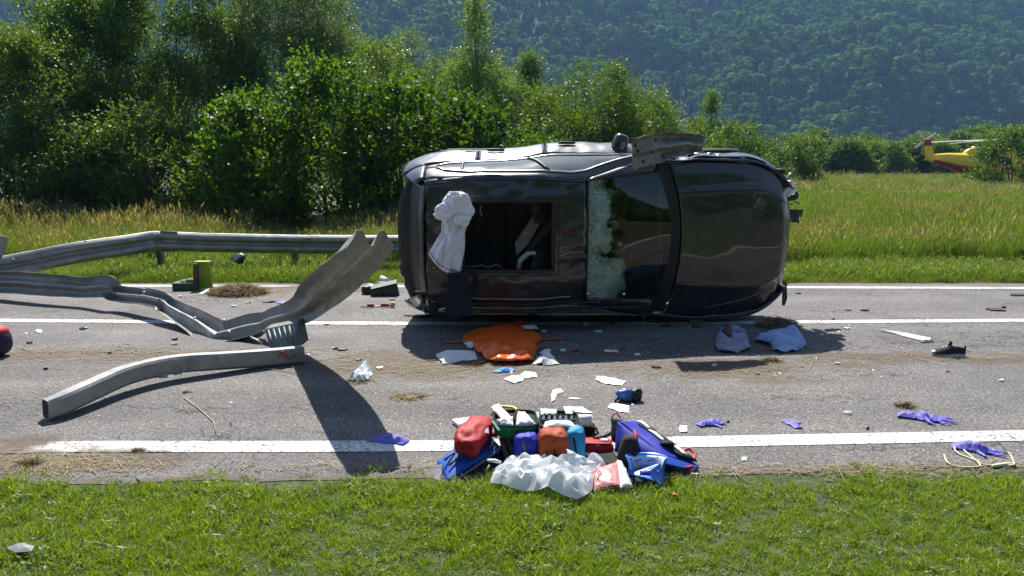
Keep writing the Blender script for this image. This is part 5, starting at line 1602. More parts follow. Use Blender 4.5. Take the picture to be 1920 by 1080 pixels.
def hay_litter():
    Q, A = [], []
    areas = [(80, 870, 210, 20, 1100), (60, 745, 260, 60, 200), (260, 670, 420, 18, 900), (800, 690, 230, 26, 700), (1340, 690, 300, 22, 700), (1730, 672, 300, 13, 400),
             (460, 552, 100, 12, 500), (620, 545, 140, 10, 300), (960, 760, 900, 60, 260), (960, 876, 950, 10, 500), (1100, 640, 200, 30, 150), (1600, 885, 350, 12, 400)]
    for (x, y, hw, hh, n) in areas:
        for _ in range(n):
            c = G(x + rng.normal(0, .5) * hw, y + rng.normal(0, .5) * hh)
            if c.y > 11.2: continue
            a = rng.uniform(0, 3.14); L = rng.uniform(.012, .07) * (1 + (rng.uniform() < .05) * 2.5); w_ = rng.uniform(.0008, .0022) * (1 + (c.y > 7) * 1.2)
            d = Vector((math.cos(a), math.sin(a) * .8, 0)) * L; s = Vector((-math.sin(a), math.cos(a), 0)) * w_
            z = Vector((0, 0, rng.uniform(.005, .014))); m2 = c + s * rng.normal(0, 5) + z
            Q.append([c - d - s + z, m2 - s, m2 + s, c - d + s + z]); Q.append([m2 - s, c + d - s + z, c + d + s + z, m2 + s]); k = rng.uniform(.1, 1); A += [k, k]
    me = quads_mesh('hay', np.array([[tuple(v) for v in q] for q in Q])); set_attr(me, 'rnd', A)
    tag(link_mesh('hay_litter', me, M_HAY), 'loose stalks of hay and straw scattered over the asphalt', 'hay', kind='stuff')
hay_litter()
def glass_bits():
    Q = []; Q2 = []
    for _ in range(2600):
        u = rng.uniform()
        if u < .55: x, y = rng.normal(1120, 260), rng.normal(645, 40)
        elif u < .8: x, y = rng.uniform(0, 1920), rng.uniform(560, 880)
        else: x, y = rng.normal(1000, 330), rng.normal(720, 60)
        if not 545 < y < 885: continue
        c = G(x, y); s = rng.uniform(.002, .0065) * (1.6 if rng.uniform() < .06 else 1) * (1.3 if c.y > 7 else 1)
        n = Vector((rng.normal(0, .35), rng.normal(0, .35), 1)).normalized(); a = n.cross(Vector((rng.normal(), rng.normal(), 0))).normalized(); b_ = n.cross(a)
        q = [tuple(c + Vector((0, 0, .006)) + v * s) for v in (a, b_ * .8, -a * .9, -b_)]
        (Q if rng.uniform() < .62 else Q2).append(q)
    me = quads_mesh('glass', np.array(Q)); set_attr(me, 'rnd', rng.uniform(0, 1, len(Q)))
    tag(link_mesh('glass_crumbs', me, simple('pale_glass_crumb', (.62, .66, .64), .25, var=.1)), 'fine pale crumbs of broken glass sprinkled on the road', 'broken glass', kind='stuff')
    me = quads_mesh('grit', np.array(Q2))
    tag(link_mesh('dark_grit', me, DARKP), 'fine dark plastic crumbs sprinkled on the road', 'debris', kind='stuff')
glass_bits()

def sheet(name, px, mat, label, cat, h=.012, group=None, n=10, sub=0, seed=None, edge=.03, base=.004, th=.001, **k):
    return tag(facets(name, px, h, mat, n=n, sub=sub, seed=seed or int(px[0][0]), edge=edge, base=base, th=th, **k), label, cat, group)
# orange vest / bag
ov = empty('orange_bag', G(945, 650), (0, 0, 0), 'crumpled shiny orange rescue bag with straps, flat on the road in front of the car', 'bag')
oo = ov.location.copy()
def child(o, parent, off):
    o.parent = parent; o.location = -Vector(off); return o
child(facets('upper_sheet', [(866, 643), (868, 630), (893, 621), (925, 613), (950, 607), (985, 606), (1000, 626), (1022, 638), (1004, 648), (955, 656), (915, 660), (885, 654)], .09, ORANGE, n=110, seed=3, edge=.07, sub=1, th=.002, crisp=True), ov, oo)
child(facets('lower_sheet', [(888, 658), (920, 648), (985, 645), (1010, 656), (1006, 668), (1000, 682), (960, 686), (925, 686), (906, 676)], .12, ORANGE, n=70, seed=5, edge=.06, sub=1, th=.002, crisp=True, base=.02), ov, oo)
for pts_ in (((830, 641), (850, 642), (872, 640)), ((1000, 637), (1030, 636), (1062, 635)), ((884, 685), (900, 680), (915, 674)), ((1003, 654), (1018, 652), (1030, 648)), ((986, 612), (982, 604), (978, 600))):
    a = [G(x, y, .012) for x, y in pts_]
    w_ = .022
    mesh_from('strap', [p - oo + Vector((0, s_ * w_, 0.0 + .003 * j)) for j, p in enumerate(a) for s_ in (-1, 1)], [(0, 1, 3, 2), (2, 3, 5, 4)], ORANGE, ov)
sheet('white_patch', [(978, 624), (1003, 622), (1010, 630), (985, 630)], PLASTIC_W, 'small pale label sheet lying on the orange bag', 'paper', h=.02, base=.07)
sheet('white_packet', [(816, 668), (826, 664), (868, 661), (890, 660), (895, 676), (868, 678), (838, 684), (830, 684)], WHITE, 'white paper packet touching the left side of the orange bag', 'packet', h=0.058, n=14, seed=2)
sheet('white_packet', [(868, 644), (893, 642), (905, 652), (880, 655)], WHITE, 'small white packet tucked under the upper left of the orange bag', 'packet', h=0.065, n=14, seed=3)
sheet('white_packet', [(998, 684), (1005, 674), (1022, 668), (1035, 668), (1049, 684), (1030, 686)], WHITE, 'white packet at the lower right corner of the orange bag', 'packet', h=0.065, n=14, seed=4)
sheet('white_packet', [(1010, 664), (1018, 658), (1034, 657), (1030, 664)], WHITE, 'small white packet right of the orange bag, above the larger one', 'packet', h=0.026, n=14, seed=5)
sheet('paper_sheet', [(944, 712), (960, 706), (985, 708), (980, 716), (962, 720)], WHITE, 'crumpled white sheet under the blue glove', 'paper', h=.03, seed=6)
sheet('paper_sheet', [(976, 704), (985, 697), (990, 700), (1004, 699), (1008, 708), (985, 711)], WHITE, 'crumpled white sheet right of the one under the blue glove', 'paper', h=.03, seed=7)
sheet('paper_sheet', [(1116, 713), (1120, 706), (1150, 710), (1174, 716), (1166, 724), (1135, 721)], WHITE, 'long white paper strip below the car windscreen', 'paper', h=.018, seed=8)
sheet('paper_sheet', [(1139, 765), (1146, 757), (1180, 762), (1179, 775), (1160, 773)], WHITE, 'square white sheet in front of the blue mask', 'paper', h=.012, seed=9)
sheet('paper_sheet', [(1033, 742), (1037, 732), (1052, 730), (1057, 736), (1044, 740), (1040, 752), (1034, 755)], WHITE, 'curled white scrap shaped like a hook above the open bags', 'paper', h=.03, seed=10)
sheet('paper_sheet', [(1066, 746), (1090, 748), (1084, 750), (1068, 749)], WHITE, 'thin white sliver right of the hook-shaped scrap', 'paper', h=.006, seed=11)
sheet('paper_sheet', [(1060, 764), (1092, 764), (1102, 771), (1112, 775), (1095, 776), (1078, 773)], WHITE, 'white paper lying just behind the green trays', 'paper', h=.012, seed=12)
sheet('paper_sheet', [(1133, 656), (1160, 657), (1158, 661), (1134, 660)], WHITE, 'small white card on the shadow edge in front of the car', 'paper', h=.005, seed=13)
sheet('paper_sheet', [(1050, 655), (1062, 654), (1060, 659), (1050, 659)], WHITE, 'tiny white card right of the orange bag', 'paper', h=.005, seed=14)
sheet('paper_sheet', [(1190, 663), (1200, 663), (1200, 667), (1190, 667)], WHITE, 'tiny white card furthest right before the bonnet', 'paper', h=.004, seed=15)
sheet('paper_sheet', [(1272, 806), (1276, 799), (1288, 799), (1289, 811), (1275, 812)], WHITE, 'small white cap between the blue bag and the purple gloves', 'cap', h=.015, seed=16)
sheet('paper_sheet', [(1390, 859), (1399, 858), (1400, 865), (1391, 865)], WHITE, 'tiny white scrap below the near white line', 'paper', h=.006, seed=17)
sheet('leaf_litter', [(14, 1040), (28, 1033), (48, 1031), (66, 1037), (60, 1046), (30, 1050)], simple('grey_leaf', (.17, .18, .19), .6), 'large dry grey leaf in the grass at the lower left', 'leaf', h=.02, seed=18, base=.03)
sheet('clear_wrapper', [(652, 714), (662, 702), (678, 688), (694, 690), (698, 704), (690, 714), (670, 718)], PLASTIC_W, 'crumpled clear plastic wrapper on hay left of the orange bag', 'wrapper', h=.08, n=80, seed=19)
sheet('white_crumb', [(64, 622), (70, 618), (80, 621), (76, 626)], WHITE, 'small white crumb beside the red and black round bag', 'debris', h=.03, seed=20)
# white box lid
tag(box('box_lid', G(870, 798) + Vector((0, .02, .018)), (.13, .12, .022), WHITE, rot=Matrix.Rotation(R(25), 3, 'Z')), 'flat white carton behind the red pouch of the left bag', 'carton')

def glove(x, y, s, rot, mat, label, seed, cat='glove', long=1.0, lift=.0, group='disposable gloves dropped on the road'):
    """limp creased glove: a hand outline with five uneven fingers and a cuff"""
    r = random.Random(seed)
    pts_ = [(-.115 * long, -.036), (-.06, -.033), (-.02, -.043)]
    a0 = r.uniform(.9, 1.3)
    def finger(bx, by, ang, L, w):
        dx, dy = math.cos(ang), math.sin(ang); nx_, ny_ = -dy, dx
        k = r.uniform(-.012, .012)
        return [(bx - nx_ * w, by - ny_ * w), (bx + dx * L * .55 - nx_ * (w - k), by + dy * L * .55 - ny_ * (w - k)), (bx + dx * L - nx_ * w * .6, by + dy * L - ny_ * w * .6),
                (bx + dx * (L + w * .6), by + dy * (L + w * .6)), (bx + dx * L + nx_ * w * .6, by + dy * L + ny_ * w * .6), (bx + dx * L * .55 + nx_ * (w + k), by + dy * L * .55 + ny_ * (w + k)), (bx + nx_ * w, by + ny_ * w)]
    pts_ += finger(.0, -.045, -a0, .055, .011)
    for j, (by, L) in enumerate(((-.033, .062), (-.011, .074), (.011, .070), (.033, .055))):
        pts_ += finger(.048, by, (j - 1.5) * .20 + r.uniform(-.12, .12), L * r.uniform(.75, 1.05) * long, .0095)
    pts_ += [(.0, .045), (-.06, .033), (-.115 * long, .038)]
    pts_ = [(px_ * s * 1.1, py_ * s * 1.15) for px_, py_ in pts_]
    o = crumple('nitrile_glove', pts_, .055 * s, mat, res=.0055, seed=seed + 40, freq=17, edge=.03, th=.001, planar=True)
    o.location = G(x, y) + Vector((0, 0, lift)); o.rotation_euler = (0, 0, R(rot))
    return tag(o, label, cat, group)
glove(727, 828, 1.05, 160, PURPLE, 'purple glove on the white line left of the open bags', 1)
glove(1334, 796, .85, 20, PURPLE, 'pale purple glove nearest the blue bag lid, above the near white line', 2)
glove(1485, 796, .72, 100, PURPLE, 'smallest purple glove, above the middle of the right white line', 3)
glove(1738, 787, 1.15, -25, PURPLE, 'long limp purple glove above the right end of the white line', 4, long=1.25)
glove(1836, 846, 1.05, -28, PURPLE, 'purple glove lying on the coiled beige tube', 5, long=1.1)
sheet('red_glove_tag', [(1808, 836), (1824, 835), (1823, 842), (1809, 843)], M_REDPAINT, 'small red scrap on the purple glove beside the beige tube', 'scrap', h=.02, base=.02)
glove(944, 697, .75, 200, BLUEGL, 'light blue glove between the orange bag and the paper sheets', 6)
sheet('purple_scrap', [(518, 570), (520, 567), (538, 566), (540, 571)], PURPLE, 'small purple scrap on the road inside the guardrail V', 'scrap', h=.03)

# blue mask with black strap
bmk = empty('blue_mask', G(1178, 752), (0, 0, 0), 'blue rubber face mask with a black strap standing on the road above the bags', 'mask')
BLUEP = simple('blue_rubber', (.03, .12, .42), .35, var=.15)
softbox('blue_shell', (-.02, 0, .045), (.12, .07, .08), BLUEP, bmk, e=.75, n=8, lump=.014, seed=2, freq=20)
softbox('black_cuff', (.055, .0, .045), (.07, .06, .09), M_BLACK, bmk, e=.7, n=7, lump=.02, seed=3, freq=24)
tube('strap', [(-.05, 0, .03), (-.085, -.02, .02), (-.10, -.03, .006)], .009, M_BLACK, bmk, n=6)
# two cloth bundles
sheet('lilac_garment', [(1338, 650), (1342, 634), (1362, 628), (1388, 627), (1404, 640), (1408, 656), (1385, 664), (1360, 664), (1345, 660)], LILAC, 'crumpled lilac-grey garment with brown stain in the shadow of the car', 'garment', h=.16, n=80, sub=1, edge=.06, seed=21, crisp=True)
sheet('brown_garment_part', [(1350, 658), (1350, 638), (1368, 631), (1384, 634), (1376, 648), (1364, 662)], BROWNCL, 'dark brown cloth folded into the lilac garment', 'cloth', h=.20, n=24, sub=1, edge=.05, seed=22, base=.05, crisp=True)
sheet('light_blue_garment', [(1413, 642), (1425, 634), (1445, 630), (1480, 628), (1502, 634), (1513, 652), (1495, 660), (1465, 664), (1448, 658), (1440, 648)], LBLUE, 'crumpled light blue garment by the front end of the car', 'garment', h=.15, n=80, sub=1, edge=.06, seed=23, crisp=True)
# shoe
sh_ = empty('sneaker', G(1778, 668), (0, 0, R(-12)), 'black canvas sneaker with white rubber sole on its own at the right', 'shoe')
CANV = simple('black_canvas', (.035, .037, .045), .9, var=.2, weave=True)
SOLE = simple('off_white_rubber', (.52, .52, .50), .6)
SL, SH = 13, 9
def sole(z0, z1, sc, name, mat):
    bm = bmesh.new(); n = 40; r0, r1 = [], []
    for i in range(n):
        a = 2 * math.pi * i / n; x = .142 * math.cos(a); w_ = .045 + .008 * math.cos(a * 1 + 3.14) ** 2 * (math.cos(a) < 0)
        w_ *= 1 - .18 * math.exp(-((x - .02) / .04) ** 2)
        y = w_ * math.copysign(abs(math.sin(a)) ** .8, math.sin(a))
        r0.append(bm.verts.new((x, y, z0 + .010 * max(0, -x / .14) ** 3))); r1.append(bm.verts.new((x * sc, y * sc, z1 + .010 * max(0, -x / .14) ** 3)))
    for i in range(n): bm.faces.new((r0[i], r0[(i + 1) % n], r1[(i + 1) % n], r1[i]))
    bm.faces.new(r0[::-1]); bm.faces.new(r1)
    return bm_obj(name, bm, mat, sh_)
sole(.002, .028, .97, 'rubber_sole', SOLE)
def upper(u, v):               # u toe(-x)..heel(+x), v 0..1 around over the foot
    x = -.132 + .262 * u
    w_ = (.043 * math.sin(math.pi * min(1, .12 + u * 1.1) ** .6 * .93 + .05) + .006)
    h_ = float(np.interp(u, [0, .15, .35, .55, .75, 1], [.012, .032, .048, .062, .060, .054]))
    a = math.pi * v
    open_ = 1.0 if u < .52 else .0
    y = math.cos(a) * w_
    z = .026 + h_ * (math.sin(a) ** .6 if open_ else min(1, math.sin(a) * 1.9))
    return Vector((x, y, z))
grid('canvas_upper', 30, 18, upper, CANV, sh_, th=.003, skip=lambda u, v: u > .56 and .33 < v < .67 and u < .95)
softbox('toe_cap', (-.115, 0, .033), (.05, .072, .036), SOLE, sh_, e=.8, n=5)
tube('heel_tab', [(.128, 0, .03), (.131, 0, .10)], .010, CANV, sh_, n=6)
for k in range(4):
    tube('lace', [(-.055 + k * .026, -.022, .072 + k * .009), (-.05 + k * .026, 0, .086 + k * .008), (-.045 + k * .026, .022, .072 + k * .009)], .0035, WHITE, sh_, n=5)
tube('tongue', [(-.0, 0, .085), (.012, 0, .12), (.008, 0, .135)], .014, CANV, sh_, n=6)
tag(slab('white_trim_strip', [G(1652, 618, .02), G(1654, 620, .008), G(1722, 637, .006), G(1742, 640, .006), G(1745, 634, .03), G(1700, 625, .03)], .006, WHITE), 'long narrow white trim strip pointing at the sneaker', 'trim')
sheet('dark_trim_end', [(1722, 640), (1748, 637), (1752, 642), (1730, 643)], DARKP, 'dark clip at the end of the long white trim strip', 'debris', h=.03)
# coiled beige tube
def coil():
    px = [(1770, 852), (1776, 866), (1790, 874), (1812, 876), (1838, 874), (1826, 862), (1800, 852), (1790, 842), (1797, 835), (1812, 848), (1834, 866), (1850, 872), (1878, 871), (1900, 872), (1899, 862), (1892, 850), (1880, 846)]
    rows = [tuple(G(x, y, .007 + .008 * (i % 3 == 1))) for i, (x, y) in enumerate(px)]
    A = catmull(rows, 6)
    tag(tube('beige_tube', [Vector(r) for r in A], .0052, simple('beige_rubber', (.58, .52, .36), .5), n=6), 'thin beige rubber tube coiled at the right end of the white line', 'tube')
    tag(tube('beige_tube_end', [G(1862, 874, .01), G(1885, 871, .012), G(1900, 870, .01)], [.011, .013, .009], simple('beige_valve', (.66, .60, .44), .5), n=8), 'thick pale connector at the end of the coiled beige tube', 'connector')
coil()
# red-black round bag at the left edge
rb_ = empty('round_bag', G(-8, 668), (0, 0, 0), 'dark navy round bag with a red top cut by the left edge of the photo', 'bag')
softbox('navy_body', (0, 0, .13), (.26, .26, .26), simple('navy_nylon', (.03, .025, .06), .6, weave=True), rb_, e=.8, n=8, lump=.006)
softbox('red_top', (.0, 0, .215), (.235, .23, .12), simple('red_nylon', (.42, .03, .03), .6, weave=True), rb_, e=.85, n=8, lump=.006)
tube('handle', [(.06, -.10, .20), (.085, -.12, .235), (.06, -.13, .26)], .008, WHITE, rb_, n=6)
# green box behind the guardrail
gb_ = empty('green_carton', G(362, 543), (0, 0, 0), 'opened green and brown carton with things spilling out, behind the guardrail V', 'carton')
GRN = simple('olive_green_card', (.26, .34, .035), .7, var=.12); GDK = simple('dark_green_card', (.03, .075, .05), .7); BRN = simple('brown_inside', (.13, .06, .035), .8)
box('upright_flap', (.165, .02, .19), (.17, .03, .36), GRN, gb_, rot=Matrix.Rotation(R(-4), 3, 'Y'))
box('brown_side', (.06, .02, .21), (.05, .16, .30), BRN, gb_, rot=Matrix.Rotation(R(4), 3, 'Y'))
box('top_flap', (.125, .07, .375), (.20, .15, .012), GRN, gb_)
box('tray', (-.08, .0, .055), (.32, .22, .10), GDK, gb_, rot=Matrix.Rotation(R(6), 3, 'Z'))
softbox('brown_roll', (-.01, -.02, .125), (.15, .09, .06), simple('tan_card', (.30, .19, .12), .8), gb_, e=.7, n=5)
tube('dark_handle', [(-.16, 0, .10), (-.10, -.03, .135), (-.03, -.02, .13)], .012, M_BLACK, gb_, n=6)
softbox('white_packet', (-.10, -.04, .125), (.09, .04, .03), WHITE, gb_, e=.7, n=4)
tag(slab('white_card', [G(372, 551, .004), G(392, 541, .05), G(396, 543, .05), G(380, 552, .004)], .004, WHITE), 'white card leaning in front of the green carton', 'card')
# dark case by the guardrail, right of the ribbon
cs_ = empty('dark_case', G(722, 553), (0, 0, R(8)), 'dark green wedge-shaped plastic case by the car rear', 'case')
DG = simple('dark_green_plastic', (.018, .035, .028), .5, var=.2)
bm = bmesh.new()
vs = [bm.verts.new(v) for v in ((-.19, -.1, 0), (.19, -.1, 0), (.19, .1, 0), (-.19, .1, 0), (-.17, -.1, .08), (.15, -.1, .15), (.15, .1, .17), (-.17, .1, .10))]
for f_ in ((0, 1, 2, 3), (4, 5, 6, 7), (0, 1, 5, 4), (1, 2, 6, 5), (2, 3, 7, 6), (3, 0, 4, 7)): bm.faces.new([vs[i] for i in f_])
bm_obj('case_body', bm, DG, cs_, bevel=.014)
slab('case_lid', [Vector((-.175, -.10, .088)), Vector((.155, -.10, .160)), Vector((.155, .11, .180)), Vector((-.175, .11, .108))], -.008, simple('grey_green_lid', (.07, .085, .08), .6), cs_)
tag(slab('white_sheet', [G(688, 537, .05), G(706, 528, .12), G(732, 528, .10), G(735, 536, .05)], .006, WHITE), 'white sheet leaning behind the dark green case', 'sheet')
tag(tube('white_bottle', [G(716, 521, .10), G(727, 527, .08)], .035, simple('pale_blue_plastic', (.55, .62, .72), .4), n=12), 'pale bottle lying behind the white sheet near the car rear', 'bottle')
tag(softbox('black_bundle', G(694, 543, .05), (.20, .2, .13), M_BLACK, e=.6, n=6, lump=.02, freq=12), 'black bundle under the white sheet left of the dark green case', 'bundle')
tag(slab('dark_trim_strip', [G(550, 528, .03), G(588, 533, .03), G(590, 536, .01), G(551, 531, .01)], .01, DARKP), 'thin dark trim strip on the far verge edge behind the ribbon', 'trim')
tag(tube('wiper_blade', [G(757, 591, .012), G(790, 594, .012), G(835, 589, .012)], [.006, .012, .014], DARKP, n=6), 'black wiper blade lying below the rear end of the car', 'wiper')
sy = empty('red_white_stick', G(706, 577), (0, 0, 0), 'thin dark stick with red and cream ends lying right of the ribbon', 'stick')
tube('shaft', [(-.19, 0, .012), (.16, .02, .016)], .008, M_METAL, sy, n=6)
softbox('red_grip', (-.07, 0, .03), (.09, .03, .035), M_REDPAINT, sy, e=.7, n=3); softbox('red_grip', (.10, .01, .03), (.11, .03, .04), M_REDPAINT, sy, e=.7, n=3)
softbox('cream_end', (.19, .01, .035), (.06, .04, .06), simple('cream_card', (.6, .5, .3), .7), sy, e=.8, n=4, lump=.008, freq=30)
ss = empty('crumpled_scrap', P(447, 483, 12.2), (0, 0, 0), 'crumpled grey and black scrap under the straight guardrail', 'scrap')
softbox('scrap', (0, 0, 0), (.22, .10, .09), M_METAL, ss, e=.9, n=7, lump=.04, freq=12); softbox('scrap', (.05, -.05, -.04), (.10, .06, .10), M_BLACK, ss, e=.9, n=5, lump=.02, freq=16)

# small dark and light fragments, each with what it lies near
def shard(x, y, w, h, mat, label, z=.012, seed=1, name='plastic_shard', cat='debris'):
    r = random.Random(x * 7 + y); c = G(x, y); s = w / F * c.y / 2; d = s * h
    pts_ = []
    n = 7
    for k in range(n):
        a = 2 * math.pi * k / n; q = r.uniform(.6, 1.1)
        pts_.append(Vector((c.x + math.cos(a) * s * q, c.y + math.sin(a) * d * q, .008 + z * r.uniform(.2, 1.2))))
    bm = bmesh.new(); vs = [bm.verts.new(p) for p in pts_]; tp = bm.verts.new(c + Vector((r.uniform(-.3, .3) * s, 0, z * .9 + .006))); lo = [bm.verts.new(Vector((p.x, p.y, .003))) for p in pts_]
    for k in range(n): bm.faces.new((vs[k], vs[(k + 1) % n], tp)); bm.faces.new((vs[k], lo[k], lo[(k + 1) % n], vs[(k + 1) % n]))
    bm.faces.new(lo[::-1])
    tag(bm_obj(name, bm, mat), label, cat)
for x, y, w, h, m_, lb in (
    (157, 617, 18, .9, DARKP, 'dark shard below the left end of the centre line'), (133, 554, 18, .9, DARKP, 'dark shard beside the shadow of the far guardrail limb'),
    (327, 637, 14, 1, DARKP, 'small dark clip standing left of the guardrail V'), (326, 646, 15, .7, SILV, 'silver bolt head left of the guardrail V'),
    (55, 644, 14, .6, DARKP, 'flat dark chip right of the round red bag'), (205, 663, 12, .6, DARKP, 'dark chip on the brown dirt band left of the beam'), (86, 693, 10, .6, DARKP, 'dark chip below the round red bag'),
    (642, 656, 26, .8, DARKP, 'dark splinter right of the end of the box beam'), (628, 655, 14, .7, DARKP, 'dark chip touching the red-marked beam end'), (672, 676, 12, .8, DARKP, 'dark chip above the clear wrapper'),
    (712, 691, 18, .5, SILV, 'thin grey splinter beside the clear wrapper'), (438, 575, 12, 1, WHITE, 'pale pebble inside the guardrail V'), (466, 568, 10, 1, DARKP, 'dark pebble inside the guardrail V'),
    (505, 567, 26, .6, DARKP, 'dark flat fragments beside the purple scrap'), (612, 609, 12, 1, M_METAL, 'small dull lump on the centre line right of the ribbon'), (735, 563, 12, .8, DARKP, 'dark chip below the dark green case'),
    (1230, 690, 22, .8, DARKP, 'dark shard at the edge of the car shadow'), (1080, 660, 12, .9, DARKP, 'dark lump right of the small white card'), (1590, 582, 14, .8, SILV, 'white-topped chip right of the car front'),
    (1622, 583, 20, .4, DARKP, 'thin dark splinter right of the white-topped chip'), (1588, 617, 14, 1, M_METAL, 'grey lump below the centre line right of the car'), (1562, 600, 10, .6, DARKP, 'small dark chip on the centre line near the car front'),
    (1868, 582, 34, .9, BROWNCL, 'brown rag of debris near the right edge above the centre line'), (1882, 577, 12, .9, DARKP, 'dark chip on the brown rag near the right edge'), (1906, 554, 32, .9, DARKP, 'dark debris cut by the right edge just below the far line'),
    (1497, 551, 10, .8, DARKP, 'dark chip by the far line right of the car'), (1340, 687, 12, .8, WHITE, 'white chip below the lilac garment'), (1570, 683, 12, .6, WHITE, 'white chip in the tip of the car shadow'), (1776, 697, 12, .7, WHITE, 'white chip below the sneaker'),
    (1877, 715, 12, .6, WHITE, 'white chip at the right, above the long purple glove'), (1420, 702, 10, .8, WHITE, 'pale chip below the light blue garment'), (1590, 776, 20, .7, PLASTIC_W, 'clear plastic sliver between the two right gloves'), (1626, 805, 8, .8, BLUEP, 'tiny blue cap touching the near white line'),
    (1365, 792, 7, .8, DARKP, 'dark speck beside the pale purple glove'), (1227, 603, 30, .9, DARKP, 'dark fragment under the lower edge of the car bonnet'), (1250, 612, 22, .9, DARKP, 'dark mirror fragment in the shadow under the bonnet'), (1150, 608, 16, .8, DARKP, 'dark chip under the windscreen'),
    (950, 596, 14, .8, DARKP, 'dark chip under the car roof'), (1020, 622, 12, .6, PLASTIC_W, 'glass chip in the shadow beside the orange bag'), (1122, 623, 18, .6, PLASTIC_W, 'pale glass chip in the shadow under the windscreen'), (1098, 610, 10, .6, PLASTIC_W, 'small glass chip behind the pale glass chip'),
    (1265, 934, 20, .8, M_REDPAINT, 'small red cap in the grass right of the blue collar'), (1303, 893, 16, .8, WHITE, 'small white scrap in the grass below the blue bag lid'), (985, 957, 12, .8, WHITE, 'small pale scrap in the grass below the white bag')):
    shard(x, y, w, h, m_, lb, z=.012 if y < 900 else .02)
for k, pts_ in enumerate((((345, 745), (372, 765), (400, 790), (405, 812)), ((560, 680), (600, 676), (655, 668)), ((470, 686), (560, 700), (600, 706)), ((880, 808), (862, 826)))):
    tag(tube('dry_stalk', [G(x, y, .008) for x, y in pts_], .0035, simple('dry_stalk', (.42, .36, .22), .8), n=5),
        ['long pale dry stalk below the arched box beam', 'pale dry stalk right of the red-marked beam end', 'pale dry stalk across the ribbon shadow', 'short dry stalk left of the red pouch'][k], 'stalk')

# ============================================================ HELICOPTER in the meadow
hx = P(1866, 300, 84)
hel = empty('rescue_helicopter', (hx.x, 84, 0), (0, 0, R(-6)), 'yellow and red rescue helicopter standing in the meadow behind a dark bush', 'helicopter')
YEL = simple('yellow_paint', (.95, .62, .02), .35, var=.05, coat=.3); RED = simple('red_paint', (.38, .02, .025), .35, coat=.5); GRYR = simple('rotor_grey', (.55, .56, .58), .5)
HG = simple('dark_glass', (.02, .025, .03), .08, coat=1); HW = simple('white_tip', (.8, .8, .8), .5)
secs = [(-6.9, .22, .30, 2.30), (-6.2, .34, .44, 2.15), (-4.8, .60, .76, 1.95), (-3.7, .85, .98, 1.72), (-2.4, 1.05, 1.12, 1.6), (-.4, 1.12, 1.08, 1.55), (1.6, 1.15, 1.08, 1.5), (3.2, 1.05, .95, 1.4), (4.4, .78, .70, 1.25), (5.3, .42, .38, 1.1), (5.9, .08, .08, 1.02)]
def hull(u, v):
    s_ = u * (len(secs) - 1); i = min(int(s_), len(secs) - 2); t = s_ - i; a = secs[i]; b_ = secs[i + 1]
    x, w_, h_, zc = [a[k] + (b_[k] - a[k]) * t for k in range(4)]
    an = v * 2 * math.pi
    c_, s2 = math.cos(an), math.sin(an)
    return Vector((x, w_ * math.copysign(abs(c_) ** .8, c_), zc + h_ * math.copysign(abs(s2) ** .8, s2)))
grid('fuselage', 40, 24, hull, YEL, hel)
def belly(u, v):
    p = hull(.10 + u * .5, .53 + v * .44); c_ = Vector((p.x, 0, 1.7)); return c_ + (p - c_) * 1.012
grid('red_belly', 30, 10, belly, RED, hel, th=.01)
softbox('engine_cowling', (-.6, 0, 2.85), (5.6, 1.5, .85), YEL, hel, e=.55, n=6, taper=.2)
for s_ in (1, -1):
    tube('exhaust', [(-1.5, s_ * .45, 3.05), (-2.2, s_ * .55, 3.2)], .22, simple('exhaust_cream', (.75, .62, .25), .4), hel, n=10)
    box('cabin_window', (-.9, s_ * 1.06, 1.9), (.5, .1, .8), HG, hel, bevel=.03); box('cabin_window', (.4, s_ * 1.12, 1.9), (1.3, .1, .75), HG, hel, bevel=.03); box('cockpit_window', (3.0, s_ * 1.0, 1.85), (1.0, .16, .7), HG, hel, bevel=.03)
    box('sponson', (-1.0, s_ * 1.25, .95), (2.0, .55, .45), YEL, hel, bevel=.1)
    box('tailplane', (-6.1, s_ * .95, 2.0), (.7, 1.5, .06), YEL, hel, bevel=.01)
    tube('main_wheel', [(-1.2, s_ * 1.2, .28), (-1.2, s_ * 1.45, .28)], .28, M_RUBBER, hel, n=14)
slab('tail_fin', [Vector((-6.0, -.07, 2.25)), Vector((-6.55, -.07, 4.05)), Vector((-7.15, -.07, 4.05)), Vector((-6.95, -.07, 2.15))], .14, YEL, hel, bevel=.02)
slab('red_fin_top', [Vector((-6.38, -.09, 3.45)), Vector((-6.56, -.09, 4.08)), Vector((-7.18, -.09, 4.08)), Vector((-7.10, -.09, 3.45))], .18, RED, hel, bevel=.02)
tube('nose_wheel', [(3.6, -.1, .25), (3.6, .1, .25)], .25, M_RUBBER, hel, n=12)
tube('rotor_mast', [(0, 0, 3.3), (0, 0, 3.95)], .16, M_BLACK, hel, n=10)
hub = softbox('rotor_hub', (0, 0, 3.95), (.9, .9, .3), GRYR, hel, e=.6, n=4)
for k in range(5):
    a = R(178 + 72 * k)
    pr = []
    for i in range(9):
        r_ = .4 + 6.4 * i / 8; pr.append((r_, 4.0 - .012 * r_ * r_ * .5 + .03 * r_ * .3))
    bm = bmesh.new()
    rr = []
    for r_, z_ in pr:
        w_ = .24 if r_ > 1 else .12
        rr.append([bm.verts.new((r_ * math.cos(a) - s_ * w_ * math.sin(a), r_ * math.sin(a) + s_ * w_ * math.cos(a), z_ + t_)) for s_, t_ in ((-1, 0), (0, .05), (1, 0), (0, -.03))])
    for A_, B_ in zip(rr, rr[1:]):
        for q in range(4): bm.faces.new((A_[q], A_[(q + 1) % 4], B_[(q + 1) % 4], B_[q]))
    bm.faces.new(rr[-1])
    bm_obj('rotor_blade', bm, GRYR, hel)
